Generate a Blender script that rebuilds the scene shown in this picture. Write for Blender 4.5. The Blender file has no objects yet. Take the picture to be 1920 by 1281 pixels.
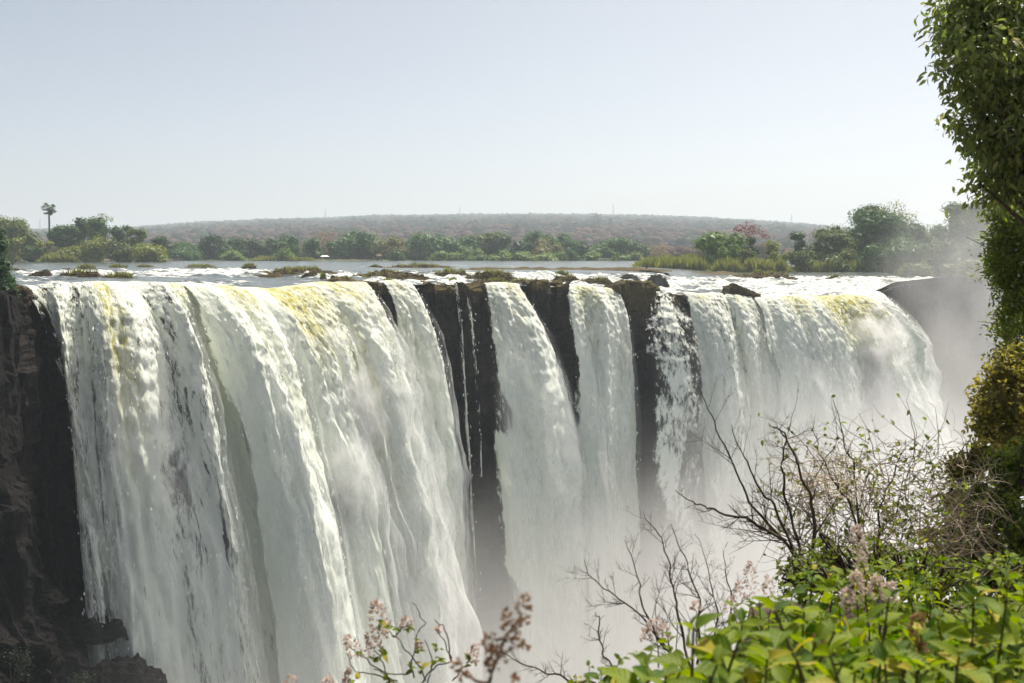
import bpy, math, random
import numpy as np
from mathutils import Vector

R = math.radians
scene = bpy.context.scene
random.seed(7)
rng = np.random.default_rng(7)

# ------------------------------------------------------------------ camera, sky, sun, exposure
F = 1867.0                      # focal length in photograph pixels (1920 wide)
PITCH = math.atan(165.5 / F)
CAMZ = 3.5
cam_d = bpy.data.cameras.new("camera")
cam_d.lens = 36.0 * F / 1920.0
cam_d.sensor_width = 36.0
cam_d.clip_start = 0.1
cam_d.clip_end = 20000.0
cam_d.dof.use_dof = True
cam_d.dof.focus_distance = 90.0
cam_d.dof.aperture_fstop = 6.3
cam = bpy.data.objects.new("camera", cam_d)
scene.collection.objects.link(cam)
cam.location = (0, 0, CAMZ)
cam.rotation_euler = (R(90) - PITCH, 0, 0)
scene.camera = cam

SUN_AZ, SUN_EL = R(37), R(62)   # azimuth measured from +Y towards +X
world = bpy.data.worlds.new("World")
scene.world = world
world.use_nodes = True
wn = world.node_tree
wn.nodes.clear()
w_out = wn.nodes.new("ShaderNodeOutputWorld")
w_bg = wn.nodes.new("ShaderNodeBackground")
w_sky = wn.nodes.new("ShaderNodeTexSky")
w_sky.sky_type = 'NISHITA'
w_sky.sun_disc = False
w_sky.sun_elevation = SUN_EL
w_sky.sun_rotation = SUN_AZ
w_sky.altitude = 900
w_sky.air_density = 0.42
w_sky.dust_density = 5.0
w_sky.ozone_density = 0.0
w_bg.inputs['Strength'].default_value = 0.15
w_tint = wn.nodes.new("ShaderNodeMix")          # white balance put into the sky colour: warmer, less blue
w_tint.data_type = 'RGBA'; w_tint.blend_type = 'MULTIPLY'
w_tint.inputs[0].default_value = 1.0
w_tint.inputs[7].default_value = (1.06, 1.0, 0.82, 1.0)
wn.links.new(w_sky.outputs[0], w_tint.inputs[6])
wn.links.new(w_tint.outputs[2], w_bg.inputs[0])
wn.links.new(w_bg.outputs[0], w_out.inputs[0])

sun_d = bpy.data.lights.new("sun", 'SUN')
sun_d.energy = 4.4
sun_d.angle = R(0.6)
sun_d.color = (1.0, 0.945, 0.85)
sun = bpy.data.objects.new("sun", sun_d)
scene.collection.objects.link(sun)
sdir = Vector((math.sin(SUN_AZ) * math.cos(SUN_EL), math.cos(SUN_AZ) * math.cos(SUN_EL), math.sin(SUN_EL)))
sun.rotation_euler = sdir.to_track_quat('Z', 'Y').to_euler()
sun.location = (60, 100, 150)

scene.view_settings.view_transform = 'Standard'
scene.view_settings.look = 'None'
scene.view_settings.exposure = 0.53
scene.view_settings.gamma = 1.0
scene.view_settings.use_curve_mapping = False
scene.render.engine = 'CYCLES'
cy = scene.cycles
cy.use_denoising = True
try:
    cy.denoiser = 'OPENIMAGEDENOISE'
    cy.denoising_input_passes = 'RGB_ALBEDO_NORMAL'
    cy.denoising_prefilter = 'ACCURATE'
except Exception:
    pass
cy.use_adaptive_sampling = True
cy.adaptive_threshold = 0.025
cy.max_bounces = 6
cy.diffuse_bounces = 5
cy.glossy_bounces = 2
cy.transmission_bounces = 3
cy.transparent_max_bounces = 12
cy.volume_bounces = 2
cy.volume_step_rate = 1.0
cy.volume_max_steps = 96
cy.caustics_reflective = False
cy.caustics_refractive = False

# ------------------------------------------------------------------ helpers
COL = scene.collection

def ray(px, py):
    """direction of the view ray of a photograph pixel, world space (not normalised)"""
    a = (np.asarray(px, float) - 960.0) / F
    b = -(np.asarray(py, float) - 640.5) / F
    c, s = math.cos(PITCH), math.sin(PITCH)
    return a, c + b * s, b * c - s        # camera -z is forward: (0,c,-s), up: (0,s,c)

def P(px, py, Y):
    dx, dy, dz = ray(px, py)
    k = np.asarray(Y, float) / dy
    return np.stack(np.broadcast_arrays(dx * k, dy * k, CAMZ + dz * k), -1)

def mpp(Y):
    """metres per photograph pixel at forward distance Y"""
    return Y / F

_perm = {}
def _tab(seed):
    if seed not in _perm:
        r = np.random.default_rng(1000 + seed)
        p = r.permutation(256)
        g = r.normal(size=(256, 3)); g /= np.linalg.norm(g, axis=1)[:, None]
        a = r.uniform(0, 2 * math.pi, 256)
        _perm[seed] = (np.concatenate([p, p]), g, np.stack([np.cos(a), np.sin(a)], 1))
    return _perm[seed]

def pn2(x, y, seed=0):
    """gradient noise, about -0.7..0.7"""
    p, _, g = _tab(seed)
    xi = np.floor(x).astype(np.int64); yi = np.floor(y).astype(np.int64)
    fx = x - xi; fy = y - yi
    u = fx * fx * fx * (fx * (fx * 6 - 15) + 10); v = fy * fy * fy * (fy * (fy * 6 - 15) + 10)
    xi &= 255; yi &= 255; xj = (xi + 1) & 255; yj = (yi + 1) & 255
    def d(a, b, ox, oy):
        h = g[p[p[a] + b]]
        return h[..., 0] * (fx - ox) + h[..., 1] * (fy - oy)
    n00 = d(xi, yi, 0, 0); n10 = d(xj, yi, 1, 0); n01 = d(xi, yj, 0, 1); n11 = d(xj, yj, 1, 1)
    a = n00 + u * (n10 - n00); b = n01 + u * (n11 - n01)
    return a + v * (b - a)

def fbm2(x, y, seed=0, oct=4, gain=0.5, lac=2.03):
    s = 0; a = 1.0
    for k in range(oct):
        s = s + a * pn2(x, y, seed + k); x = x * lac + 3.1; y = y * lac + 7.7; a *= gain
    return s

def pn3(q, seed=0):
    p, g, _ = _tab(seed)
    i = np.floor(q).astype(np.int64); f = q - i
    w = f * f * f * (f * (f * 6 - 15) + 10)
    i &= 255; j = (i + 1) & 255
    s = 0
    for cx in (0, 1):
        for cy_ in (0, 1):
            for cz in (0, 1):
                a = j[..., 0] if cx else i[..., 0]
                b = j[..., 1] if cy_ else i[..., 1]
                c = j[..., 2] if cz else i[..., 2]
                h = g[p[p[p[a] + b] + c]]
                dd = h[..., 0] * (f[..., 0] - cx) + h[..., 1] * (f[..., 1] - cy_) + h[..., 2] * (f[..., 2] - cz)
                ww = (w[..., 0] if cx else 1 - w[..., 0]) * (w[..., 1] if cy_ else 1 - w[..., 1]) * (w[..., 2] if cz else 1 - w[..., 2])
                s = s + dd * ww
    return s

def fbm3(q, seed=0, oct=4, gain=0.5):
    s = 0; a = 1.0
    for k in range(oct):
        s = s + a * pn3(q, seed + k); q = q * 2.03 + 5.3; a *= gain
    return s

def cellrand(x, y, seed):
    """piecewise-constant random value per jittered brick-like cell"""
    r = np.random.default_rng(seed).random((128, 128))
    row = np.floor(y).astype(np.int64)
    off = np.random.default_rng(seed + 1).random(128)
    xx = x + off[row & 127] * 7
    c = np.floor(xx).astype(np.int64)
    return r[row & 127, c & 127]

def sstep(a, b, x):
    t = np.clip((np.asarray(x, float) - a) / (b - a), 0, 1)
    return t * t * (3 - 2 * t)

def mesh_np(name, verts, faces, mat=None, attrs=None, uv=None, smooth=True, loc=None):
    """verts (N,3); faces (M,k) with one k; attrs: {name: per-vertex floats}; uv per vertex"""
    verts = np.asarray(verts, np.float32).reshape(-1, 3)
    if loc is not None:
        verts = verts - np.asarray(loc, np.float32)
    faces = np.asarray(faces, np.int32)
    m = bpy.data.meshes.new(name)
    n, k = faces.shape
    m.vertices.add(len(verts)); m.vertices.foreach_set("co", verts.ravel())
    m.loops.add(n * k); m.loops.foreach_set("vertex_index", faces.ravel())
    m.polygons.add(n)
    m.polygons.foreach_set("loop_start", np.arange(0, n * k, k, dtype=np.int32))
    m.update(calc_edges=True)
    m.polygons.foreach_set("use_smooth", np.full(n, smooth, bool))
    for a, v in (attrs or {}).items():
        at = m.attributes.new(a, 'FLOAT', 'POINT')
        at.data.foreach_set("value", np.asarray(v, np.float32).ravel())
    if uv is not None:
        l = m.uv_layers.new(name="UVMap")
        l.data.foreach_set("uv", np.asarray(uv, np.float32).reshape(-1, 2)[faces.ravel()].ravel())
    if mat is not None:
        m.materials.append(mat)
    m.validate()
    return m

def outward(V, Fc):
    """faces turned so that a closed mesh's normals point out"""
    V = np.asarray(V, float).reshape(-1, 3); a, b, c, d = (V[Fc[:, k]] for k in range(4))
    c0 = V.mean(0)
    vol = np.einsum('ij,ij->i', a - c0, np.cross(b - c0, c - c0)).sum() + np.einsum('ij,ij->i', a - c0, np.cross(c - c0, d - c0)).sum()
    return Fc if vol > 0 else Fc[:, ::-1]

def grid_faces(nr, nc, wrap=False):
    r = np.arange(nr - 1)[:, None]; c = np.arange(nc if wrap else nc - 1)[None, :]
    a = r * nc + c; b = r * nc + (c + 1) % nc
    return np.stack([a, b, b + nc, a + nc], -1).reshape(-1, 4)

def obj(name, mesh, parent=None, loc=None, kind=None):
    o = bpy.data.objects.new(name, mesh)
    COL.objects.link(o)
    if loc is not None: o.location = tuple(float(v) for v in loc)
    if parent is not None: o.parent = parent
    if kind: o["kind"] = kind
    return o

def tag(o, label, cat, group=None, kind=None):
    o["label"] = label; o["category"] = cat
    if group: o["group"] = group
    if kind: o["kind"] = kind
    return o

def thing(name, label, cat, loc, group=None):
    o = obj(name, None, loc=loc)
    return tag(o, label, cat, group)

ORD = ["first", "second", "third", "fourth", "fifth", "sixth", "seventh", "eighth", "ninth", "tenth", "eleventh", "twelfth",
       "thirteenth", "fourteenth", "fifteenth", "sixteenth", "seventeenth", "eighteenth", "nineteenth", "twentieth",
       "twenty-first", "twenty-second", "twenty-third", "twenty-fourth", "twenty-fifth"]

# ------------------------------------------------------------------ materials
class Mat:
    def __init__(self, name):
        self.m = bpy.data.materials.new(name); self.m.use_nodes = True
        self.t = self.m.node_tree; self.t.nodes.clear()
        self.out = self.t.nodes.new("ShaderNodeOutputMaterial")
    def n(self, typ, **kw):
        nd = self.t.nodes.new("ShaderNode" + typ)
        ins = kw.pop("ins", {})
        for k, v in kw.items(): setattr(nd, k, v)
        for k, v in ins.items(): self.set(nd, k, v)
        return nd
    def set(self, nd, k, v):
        s = nd.inputs[k]
        if isinstance(v, bpy.types.NodeSocket): self.t.links.new(v, s)
        elif isinstance(v, bpy.types.Node): self.t.links.new(v.outputs[0], s)
        elif isinstance(v, tuple) and len(v) == 3 and s.type == 'RGBA': s.default_value = (*v, 1)
        else: s.default_value = v
    def math(self, op, a, b=0.0, c=None, clamp=False):
        nd = self.n("Math", operation=op, use_clamp=clamp)
        self.set(nd, 0, a); self.set(nd, 1, b)
        if c is not None: self.set(nd, 2, c)
        return nd.outputs[0]
    def noise(self, vec=None, scale=1.0, detail=3.0, rough=0.55, dist=0.0):
        nd = self.n("TexNoise", ins={"Scale": scale, "Detail": detail, "Roughness": rough, "Distortion": dist})
        if vec is not None: self.set(nd, "Vector", vec)
        return nd.outputs[0]
    def mapping(self, vec, scale=(1, 1, 1)):
        nd = self.n("Mapping"); self.set(nd, "Vector", vec); nd.inputs["Scale"].default_value = scale
        return nd.outputs[0]
    def ramp(self, fac, stops):
        nd = self.n("ValToRGB"); self.set(nd, 0, fac)
        cr = nd.color_ramp
        while len(cr.elements) < len(stops): cr.elements.new(0.5)
        for e, (p, c) in zip(cr.elements, stops):
            e.position = p; e.color = (*c, 1) if len(c) == 3 else c
        return nd.outputs[0]
    def mix(self, fac, a, b):
        nd = self.n("Mix", data_type='RGBA')
        self.set(nd, 0, fac); self.set(nd, 6, a); self.set(nd, 7, b)
        return nd.outputs[2]
    def maprange(self, v, a, b, c=0.0, d=1.0, smooth=True):
        nd = self.n("MapRange", interpolation_type='SMOOTHSTEP' if smooth else 'LINEAR')
        self.set(nd, 0, v); self.set(nd, 1, a); self.set(nd, 2, b); self.set(nd, 3, c); self.set(nd, 4, d)
        return nd.outputs[0]
    def attr(self, name):
        return self.n("Attribute", attribute_name=name).outputs["Fac"]
    def mixsh(self, fac, a, b):
        nd = self.n("MixShader"); self.set(nd, 0, fac)
        self.t.links.new(a, nd.inputs[1]); self.t.links.new(b, nd.inputs[2])
        return nd.outputs[0]
    def bump(self, h, strength=0.5, dist=0.1):
        nd = self.n("Bump"); self.set(nd, "Height", h); nd.inputs["Strength"].default_value = strength; nd.inputs["Distance"].default_value = dist
        return nd.outputs[0]
    def done(self, sh=None, vol=None):
        if sh is not None: self.t.links.new(sh, self.out.inputs["Surface"])
        if vol is not None: self.t.links.new(vol, self.out.inputs["Volume"])
        return self.m

def m_foam(name, fine=1.0):
    """broken white water: per-vertex 'dens' (how much water) and 'tint' (unbroken olive river water)"""
    b = Mat(name)
    uv = b.n("UVMap").outputs[0]
    dens = b.attr("dens"); tint = b.attr("tint")
    n0 = b.noise(b.mapping(uv, (0.55, 0.16, 1)), 1.0, 3.0, 0.6)
    n1 = b.noise(b.mapping(uv, (2.6, 1.05, 1)), 1.0, 5.0, 0.66)
    n2 = b.noise(b.mapping(uv, (8.0 * fine, 3.6 * fine, 1)), 1.0, 4.0, 0.7, 0.3)
    a = b.math('ADD', dens, b.math('MULTIPLY_ADD', n1, 1.9, -0.95))
    a = b.math('ADD', a, b.math('MULTIPLY_ADD', n2, 1.3, -0.65))
    alpha = b.maprange(a, 0.20, 0.66)
    air = b.math('ADD', b.math('MULTIPLY_ADD', n1, 0.70, b.math('MULTIPLY', n0, 0.70)), b.math('MULTIPLY', n2, 0.35))
    foam = b.ramp(b.maprange(air, 0.62, 1.10, smooth=False), [(0.0, (0.46, 0.53, 0.42)), (0.26, (0.70, 0.75, 0.64)), (0.52, (0.86, 0.89, 0.79)), (1.0, (0.95, 0.96, 0.88))])
    tt = b.n("SeparateXYZ", ins={0: uv}).outputs[1]
    soft = b.maprange(tt, 2.5, 9.0)
    foam = b.mix(b.math('MULTIPLY', soft, 0.72), foam, (0.80, 0.85, 0.77))
    olive = b.mix(b.maprange(n1, 0.35, 0.65), (0.36, 0.33, 0.05), (0.66, 0.62, 0.24))
    tf = b.math('MULTIPLY', tint, b.maprange(b.math('MULTIPLY_ADD', n2, 0.5, b.math('MULTIPLY', n1, 0.5)), 0.62, 0.42), clamp=True)
    col = b.mix(tf, foam, olive)
    bm = b.n("Bump", ins={"Height": b.math('MULTIPLY_ADD', n2, 0.7, n1), "Distance": 0.35, "Strength": b.maprange(soft, 0.0, 1.0, 0.8, 0.25)})
    nrm = bm.outputs[0]
    df = b.n("BsdfDiffuse", ins={"Color": col, "Normal": nrm})
    tr = b.n("BsdfTranslucent", ins={"Color": col, "Normal": nrm})
    s = b.mixsh(0.12, df.outputs[0], tr.outputs[0])
    tp = b.n("BsdfTransparent")
    return b.done(b.mixsh(alpha, tp.outputs[0], s))

def m_spray():
    """thin drifting spray in front of a fall: soft, mostly see-through"""
    b = Mat("drifting_spray")
    uv = b.n("UVMap").outputs[0]
    n1 = b.noise(b.mapping(uv, (0.42, 0.30, 1)), 1.0, 6.0, 0.62, 0.6)
    n2 = b.noise(b.mapping(uv, (2.6, 1.8, 1)), 1.0, 4.0, 0.65)
    a = b.math('MULTIPLY_ADD', n2, 0.45, n1)
    alpha = b.math('MULTIPLY', b.maprange(a, 0.52, 0.98, 0.0, 0.8), b.attr("dens"), clamp=True)
    df = b.n("BsdfDiffuse", ins={"Color": (0.90, 0.91, 0.91)})
    tr = b.n("BsdfTranslucent", ins={"Color": (0.90, 0.91, 0.91)})
    tp = b.n("BsdfTransparent")
    return b.done(b.mixsh(alpha, tp.outputs[0], b.mixsh(0.5, df.outputs[0], tr.outputs[0])))

def m_river():
    b = Mat("river_water")
    pos = b.n("NewGeometry").outputs["Position"]
    foam = b.attr("foam")
    n1 = b.noise(b.mapping(pos, (0.22, 0.30, 1)), 1.0, 5.0, 0.55, 0.6)
    n2 = b.noise(b.mapping(pos, (1.2, 1.8, 1)), 1.0, 4.0, 0.6)
    f = b.math('ADD', foam, b.math('MULTIPLY_ADD', n1, 3.4, -1.85))
    f = b.math('ADD', f, b.math('MULTIPLY_ADD', n2, 0.8, -0.4))
    f = b.maprange(f, 0.30, 0.85)
    nrm = b.bump(b.math('MULTIPLY_ADD', n2, 0.5, n1), 0.8, 0.25)
    wat = b.n("BsdfPrincipled", ins={"Base Color": (0.060, 0.075, 0.070), "Roughness": 0.2, "IOR": 1.33, "Normal": nrm})
    fm = b.n("BsdfDiffuse", ins={"Color": b.mix(b.maprange(n2, 0.35, 0.65), (0.34, 0.38, 0.37), (0.78, 0.77, 0.73)), "Normal": nrm})
    return b.done(b.mixsh(f, wat.outputs[0], fm.outputs[0]))

def m_rock(name, dark=(0.004, 0.0035, 0.0035), light=(0.050, 0.038, 0.030), moss=(0.14, 0.085, 0.030), mossy=0.0, wet=0.5, scale=1.0, by_attr=False):
    b = Mat(name)
    pos = b.n("NewGeometry").outputs["Position"]
    nz = b.n("SeparateXYZ", ins={0: b.n("NewGeometry").outputs["Normal"]}).outputs[2]
    n1 = b.noise(b.mapping(pos, (0.5 * scale, 0.5 * scale, 0.22 * scale)), 1.0, 6.0, 0.65)
    n2 = b.noise(pos, 2.6 * scale, 5.0, 0.7)
    col = b.mix(b.maprange(n1, 0.35, 0.68), dark, light)
    col = b.mix(b.math('MULTIPLY', b.maprange(n2, 0.5, 0.75), 0.35), col, (0.07, 0.052, 0.036))
    mf = b.math('MULTIPLY', b.maprange(b.math('ADD', nz, b.math('MULTIPLY_ADD', n2, 0.9, -0.45)), 0.15, 0.65), mossy)
    if by_attr: mf = b.math('MULTIPLY', b.maprange(b.math('ADD', b.attr('moss'), b.math('MULTIPLY_ADD', n2, 0.8, -0.4)), 0.25, 0.6), mossy)
    col = b.mix(mf, col, b.mix(n1, moss, (0.075, 0.075, 0.022)))
    nrm = b.bump(b.math('MULTIPLY_ADD', n2, 0.6, n1), 1.0, 0.7 / scale)
    s = b.n("BsdfPrincipled", ins={"Base Color": col, "Roughness": b.maprange(n1, 0.3, 0.7, 0.5 + 0.3 * (1 - wet), 0.9), "Normal": nrm, "Specular IOR Level": 0.18})
    return b.done(s.outputs[0])

def m_leaf(name, c1, c2, c3=None, trans=0.35, rough=0.5, spec=0.3, objvar=0.0):
    """leaf: colour runs c1..c2 by the per-leaf attribute v (c3 for the rare odd ones)"""
    b = Mat(name)
    v = b.attr("v")
    if objvar:
        rnd = b.n("ObjectInfo").outputs["Random"]
        v = b.math('ADD', v, rnd) if objvar > 0.9 else b.math('MULTIPLY_ADD', rnd, objvar, v)
    stops = [(0.0, c1), (0.8, c2)] + ([(0.93, c2), (1.0, c3)] if c3 else [])
    col = b.ramp(v, stops)
    pr = b.n("BsdfPrincipled", ins={"Base Color": col, "Roughness": rough, "Specular IOR Level": spec})
    bright = b.n("HueSaturation", ins={"Color": col, "Value": 1.6, "Saturation": 1.1})
    tr = b.n("BsdfTranslucent", ins={"Color": bright.outputs[0]})
    return b.done(b.mixsh(trans, pr.outputs[0], tr.outputs[0]))

def m_plain(name, c1, c2, scale=4.0, rough=0.8, spec=0.2, bump=0.4, dist=0.02):
    b = Mat(name)
    pos = b.n("TexCoord").outputs["Object"]
    n = b.noise(pos, scale, 5.0, 0.65)
    s = b.n("BsdfPrincipled", ins={"Base Color": b.mix(b.maprange(n, 0.3, 0.7), c1, c2), "Roughness": rough, "Specular IOR Level": spec,
                                   "Normal": b.bump(n, bump, dist)})
    return b.done(s.outputs[0])

M = {}
M['foam'] = m_foam("white_water")
M['river'] = m_river()
M['spray'] = m_spray()
def m_fleck():
    b = Mat("flying_water")
    df = b.n("BsdfDiffuse", ins={"Color": (0.93, 0.94, 0.93)}); tr = b.n("BsdfTranslucent", ins={"Color": (0.93, 0.94, 0.93)})
    return b.done(b.mixsh(0.4, df.outputs[0], tr.outputs[0]))
M['fleck'] = m_fleck()
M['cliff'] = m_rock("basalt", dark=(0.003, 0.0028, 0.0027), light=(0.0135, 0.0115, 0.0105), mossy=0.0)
M['rock'] = m_rock("river_rock", dark=(0.022, 0.016, 0.012), light=(0.075, 0.052, 0.036), mossy=0.8, scale=1.3)
M['lip_rock'] = m_rock("lip_rock", mossy=0.85, moss=(0.15, 0.09, 0.03), by_attr=True)
M['grey_rock'] = m_rock("grey_rock", dark=(0.05, 0.05, 0.05), light=(0.14, 0.14, 0.14), mossy=0.3)
M['bark'] = m_plain("bark", (0.09, 0.07, 0.05), (0.17, 0.14, 0.11))
M['dark_bark'] = m_plain("dark_bark", (0.05, 0.038, 0.028), (0.13, 0.10, 0.075), 18.0)
M['twig'] = m_plain("grey_twig", (0.12, 0.085, 0.06), (0.28, 0.22, 0.16), 14.0)
M['vine'] = m_plain("dry_vine", (0.42, 0.33, 0.21), (0.68, 0.58, 0.42), 14.0)
M['palm_trunk'] = m_plain("palm_trunk", (0.12, 0.11, 0.10), (0.20, 0.18, 0.16))
M['steel'] = m_plain("galvanised_steel", (0.20, 0.21, 0.22), (0.30, 0.31, 0.32), 2.0, 0.5, 0.5, 0.0)
M['dark_steel'] = m_plain("dark_steel", (0.05, 0.055, 0.06), (0.09, 0.095, 0.10), 2.0, 0.5, 0.5, 0.0)
M['white_paint'] = m_plain("white_paint", (0.72, 0.72, 0.70), (0.80, 0.80, 0.78), 2.0, 0.6, 0.3, 0.0)
M['lawn'] = m_plain("lawn", (0.12, 0.15, 0.04), (0.20, 0.20, 0.07), 0.15, 0.95, 0.1, 0.0)
LEAFS = {   # name: c1, c2, (c3)
    'olive':  ((0.045, 0.060, 0.018), (0.135, 0.150, 0.040)),
    'green':  ((0.020, 0.055, 0.018), (0.070, 0.125, 0.035)),
    'dark':   ((0.012, 0.034, 0.018), (0.045, 0.080, 0.035)),
    'yellow': ((0.080, 0.095, 0.018), (0.210, 0.205, 0.045)),
    'bright': ((0.045, 0.085, 0.014), (0.140, 0.185, 0.028)),
    'tan':    ((0.085, 0.080, 0.035), (0.200, 0.170, 0.075)),
    'red':    ((0.075, 0.012, 0.010), (0.16, 0.030, 0.024)),
    'bare':   ((0.10, 0.065, 0.055), (0.20, 0.13, 0.11)),
    'reed':   ((0.085, 0.090, 0.025), (0.215, 0.200, 0.070)),
    'paleg':  ((0.075, 0.110, 0.035), (0.170, 0.205, 0.075)),
}
LEAFS = {k_: tuple(tuple(min(0.4, t_ * q_) for t_, q_ in zip(c_, (1.5, 1.68, 1.2))) for c_ in v_) for k_, v_ in LEAFS.items()}
M['deep'] = m_leaf('foliage_deep', (0.008, 0.018, 0.008), (0.022, 0.040, 0.016), trans=0.15)
for k_, c_ in LEAFS.items():
    M[k_] = m_leaf("foliage_" + k_, *c_, trans=0.3)

# ------------------------------------------------------------------ the lip of the falls
LIP = np.array([  # u (photograph column), forward distance, photograph row of the water lip
    (-300, 78, 548), (-120, 88, 545), (0, 96, 542), (60, 100, 541), (200, 104, 533), (330, 110, 536), (430, 115, 541), (510, 120, 547), (600, 126, 535),
    (700, 134, 531), (800, 139, 534), (950, 143, 534), (1100, 147, 541), (1250, 150, 552), (1400, 153, 556), (1540, 157, 560),
    (1590, 160, 558), (1622, 167, 552), (1652, 186, 541), (1676, 215, 529), (1780, 236, 518), (1950, 248, 516), (2300, 262, 515)], float)
_uu = np.linspace(-300, 2300, 2601)
def _smooth(a, k=25):
    ker = np.hanning(2 * k + 1); ker /= ker.sum()
    return np.convolve(np.pad(a, k, mode='edge'), ker, 'valid')
_Y = _smooth(np.interp(_uu, LIP[:, 0], LIP[:, 1]))
_V = _smooth(np.interp(_uu, LIP[:, 0], LIP[:, 2]), 12)
_L = P(_uu, _V, _Y)
_t = np.gradient(_L[:, :2], axis=0)
_t = np.stack([_smooth(_t[:, 0], 40), _smooth(_t[:, 1], 40)], 1)
_t /= np.linalg.norm(_t, axis=1)[:, None]
_S = np.concatenate([[0], np.cumsum(np.linalg.norm(np.diff(_L[:, :2], axis=0), axis=1))])
def lip(u):
    u = np.asarray(u, float)
    return np.stack([np.interp(u, _uu, _L[:, k]) for k in range(3)], -1)
def lip_t(u):
    return np.stack([np.interp(u, _uu, _t[:, 0]), np.interp(u, _uu, _t[:, 1])], -1)
def lip_s(u): return np.interp(u, _uu, _S)
def lip_u(s): return np.interp(s, _S, _uu)

RIVER_Z = 0.3
def river_z(u, Y):
    """level of the river: flat upstream, running down through the rapids to the lip"""
    L = lip(u)
    d = np.maximum(Y - L[..., 1], 0)
    top = RIVER_Z - 1.5 * sstep(1150, 1400, u) * (1 - sstep(262, 420, Y))
    z = L[..., 2] + (top - L[..., 2]) * sstep(0, 1, d / 62.0) ** 0.8
    # the ledge in the middle of the rapids, a step of about a metre
    w = sstep(860, 930, u) * (1 - sstep(1225, 1265, u))
    return z + w * 0.85 * (sstep(13, 16, d) - sstep(20, 60, d))

def river_Y(u, py):
    """forward distance at which the river shows at pixel (u, py)"""
    Y0 = float(lip(u)[1])
    Ys = np.linspace(Y0, 460, 1500)
    z = river_z(np.full_like(Ys, u), Ys)
    v = 475.0 + (CAMZ - z) / Ys * F
    i = np.argmin(np.abs(v - py))
    return float(Ys[i])

# ------------------------------------------------------------------ ground, hills, river
def build_ground():
    u = np.concatenate([np.linspace(-300, -50, 10), np.linspace(-40, 2000, 120), np.linspace(2020, 2300, 8)])
    d = np.concatenate([[0.0, 1, 2, 4, 7, 11], np.geomspace(15, 7800, 60)])
    L = lip(u)
    X0 = L[:, 0]; Y0 = L[:, 1]
    Yg = Y0[None, :] + d[:, None]
    k = X0 / Y0
    Xg = k[None, :] * Yg * (1 + 0.3 * sstep(300, 3000, d)[:, None])
    zr = river_z(np.broadcast_to(u[None, :], Yg.shape), Yg) - 1.0
    bank = sstep(436, 450, Yg + 6 * pn2(Xg * 0.02, Yg * 0.01, 3))
    z = zr * (1 - bank) + bank * (0.75 + 0.6 * fbm2(Xg * 0.01, Yg * 0.01, 5))
    b = Mat("earth")
    pos = b.n("NewGeometry").outputs["Position"]
    n = b.noise(pos, 0.02, 6.0, 0.6)
    s = b.n("BsdfPrincipled", ins={"Base Color": b.ramp(n, [(0.3, (0.06, 0.075, 0.03)), (0.5, (0.10, 0.095, 0.045)), (0.7, (0.15, 0.12, 0.075))]), "Roughness": 0.95})
    m = mesh_np("ground", np.stack([Xg, Yg, z], -1), grid_faces(len(d), len(u)), b.done(s.outputs[0]))
    obj("ground", m, kind="structure")

def build_river():
    u = np.linspace(-120, 2060, 900)
    q = np.linspace(0, 1, 130)
    L = lip(u)
    # rows spread evenly over the picture, from the lip to the far bank
    Y0 = L[:, 1]
    inv = (1 / Y0)[None, :] * (1 - q[:, None]) + (1 / 470.0) * q[:, None]
    Yg = 1 / inv
    U = np.broadcast_to(u[None, :], Yg.shape)
    Xg = (L[:, 0] / Y0)[None, :] * Yg
    z = river_z(U, Yg)
    v = 475 + (CAMZ - z) / Yg * F
    d = Yg - Y0[None, :]
    rapid = np.zeros_like(z)
    def band(u0, u1, v0, v1, a, eu=40, ev=2.5):
        nonlocal rapid
        w = sstep(u0 - eu, u0 + eu, U) * (1 - sstep(u1 - eu, u1 + eu, U)) * sstep(v0 - ev, v0 + ev, v) * (1 - sstep(v1 - ev, v1 + ev, v))
        rapid = np.maximum(rapid, a * w)
    band(20, 230, 509, 517, 0.9); band(180, 330, 508, 518, 0.8); band(280, 520, 506, 519, 1.0, 30)
    band(560, 680, 512, 522, 0.9, 20); band(20, 140, 519, 530, 0.55); band(380, 500, 520, 530, 0.15)
    band(640, 900, 508, 512, 0.5, 30); band(760, 960, 511, 524, 0.9, 20); band(680, 900, 523, 540, 0.85, 20)
    band(960, 1040, 511, 528, 1.2, 8); band(1035, 1250, 513, 534, 0.75, 12)
    band(1000, 1250, 528, 545, 0.85, 15); band(1245, 1420, 519, 560, 0.85, 15); band(1380, 1800, 519, 568, 1.05, 25)
    band(330, 470, 528, 550, 0.7, 20); band(1300, 1420, 531, 545, 0.25, 20)
    near = (1 - sstep(0.0, 2.5, d)) * 0.75
    foam = np.maximum(rapid, near * (1 - 0.8 * sstep(430, 480, U) * (1 - sstep(540, 580, U))))
    foam = np.maximum(foam, 0.12 * (1 - sstep(0, 260, d)))
    wave = 0.12 + 0.85 * rapid
    fl = L[:, 1] * 0
    z = z + wave * (0.9 * fbm2(Xg * 0.28, Yg * 0.22, 11, 4) + 0.5 * np.abs(pn2(Xg * 0.55, Yg * 0.4, 17))) * sstep(0.3, 3.0, d)
    m = mesh_np("river", np.stack([Xg, Yg, z], -1), grid_faces(len(q), len(u)), M['river'], {"foam": foam})
    obj("river", m, kind="structure")

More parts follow.
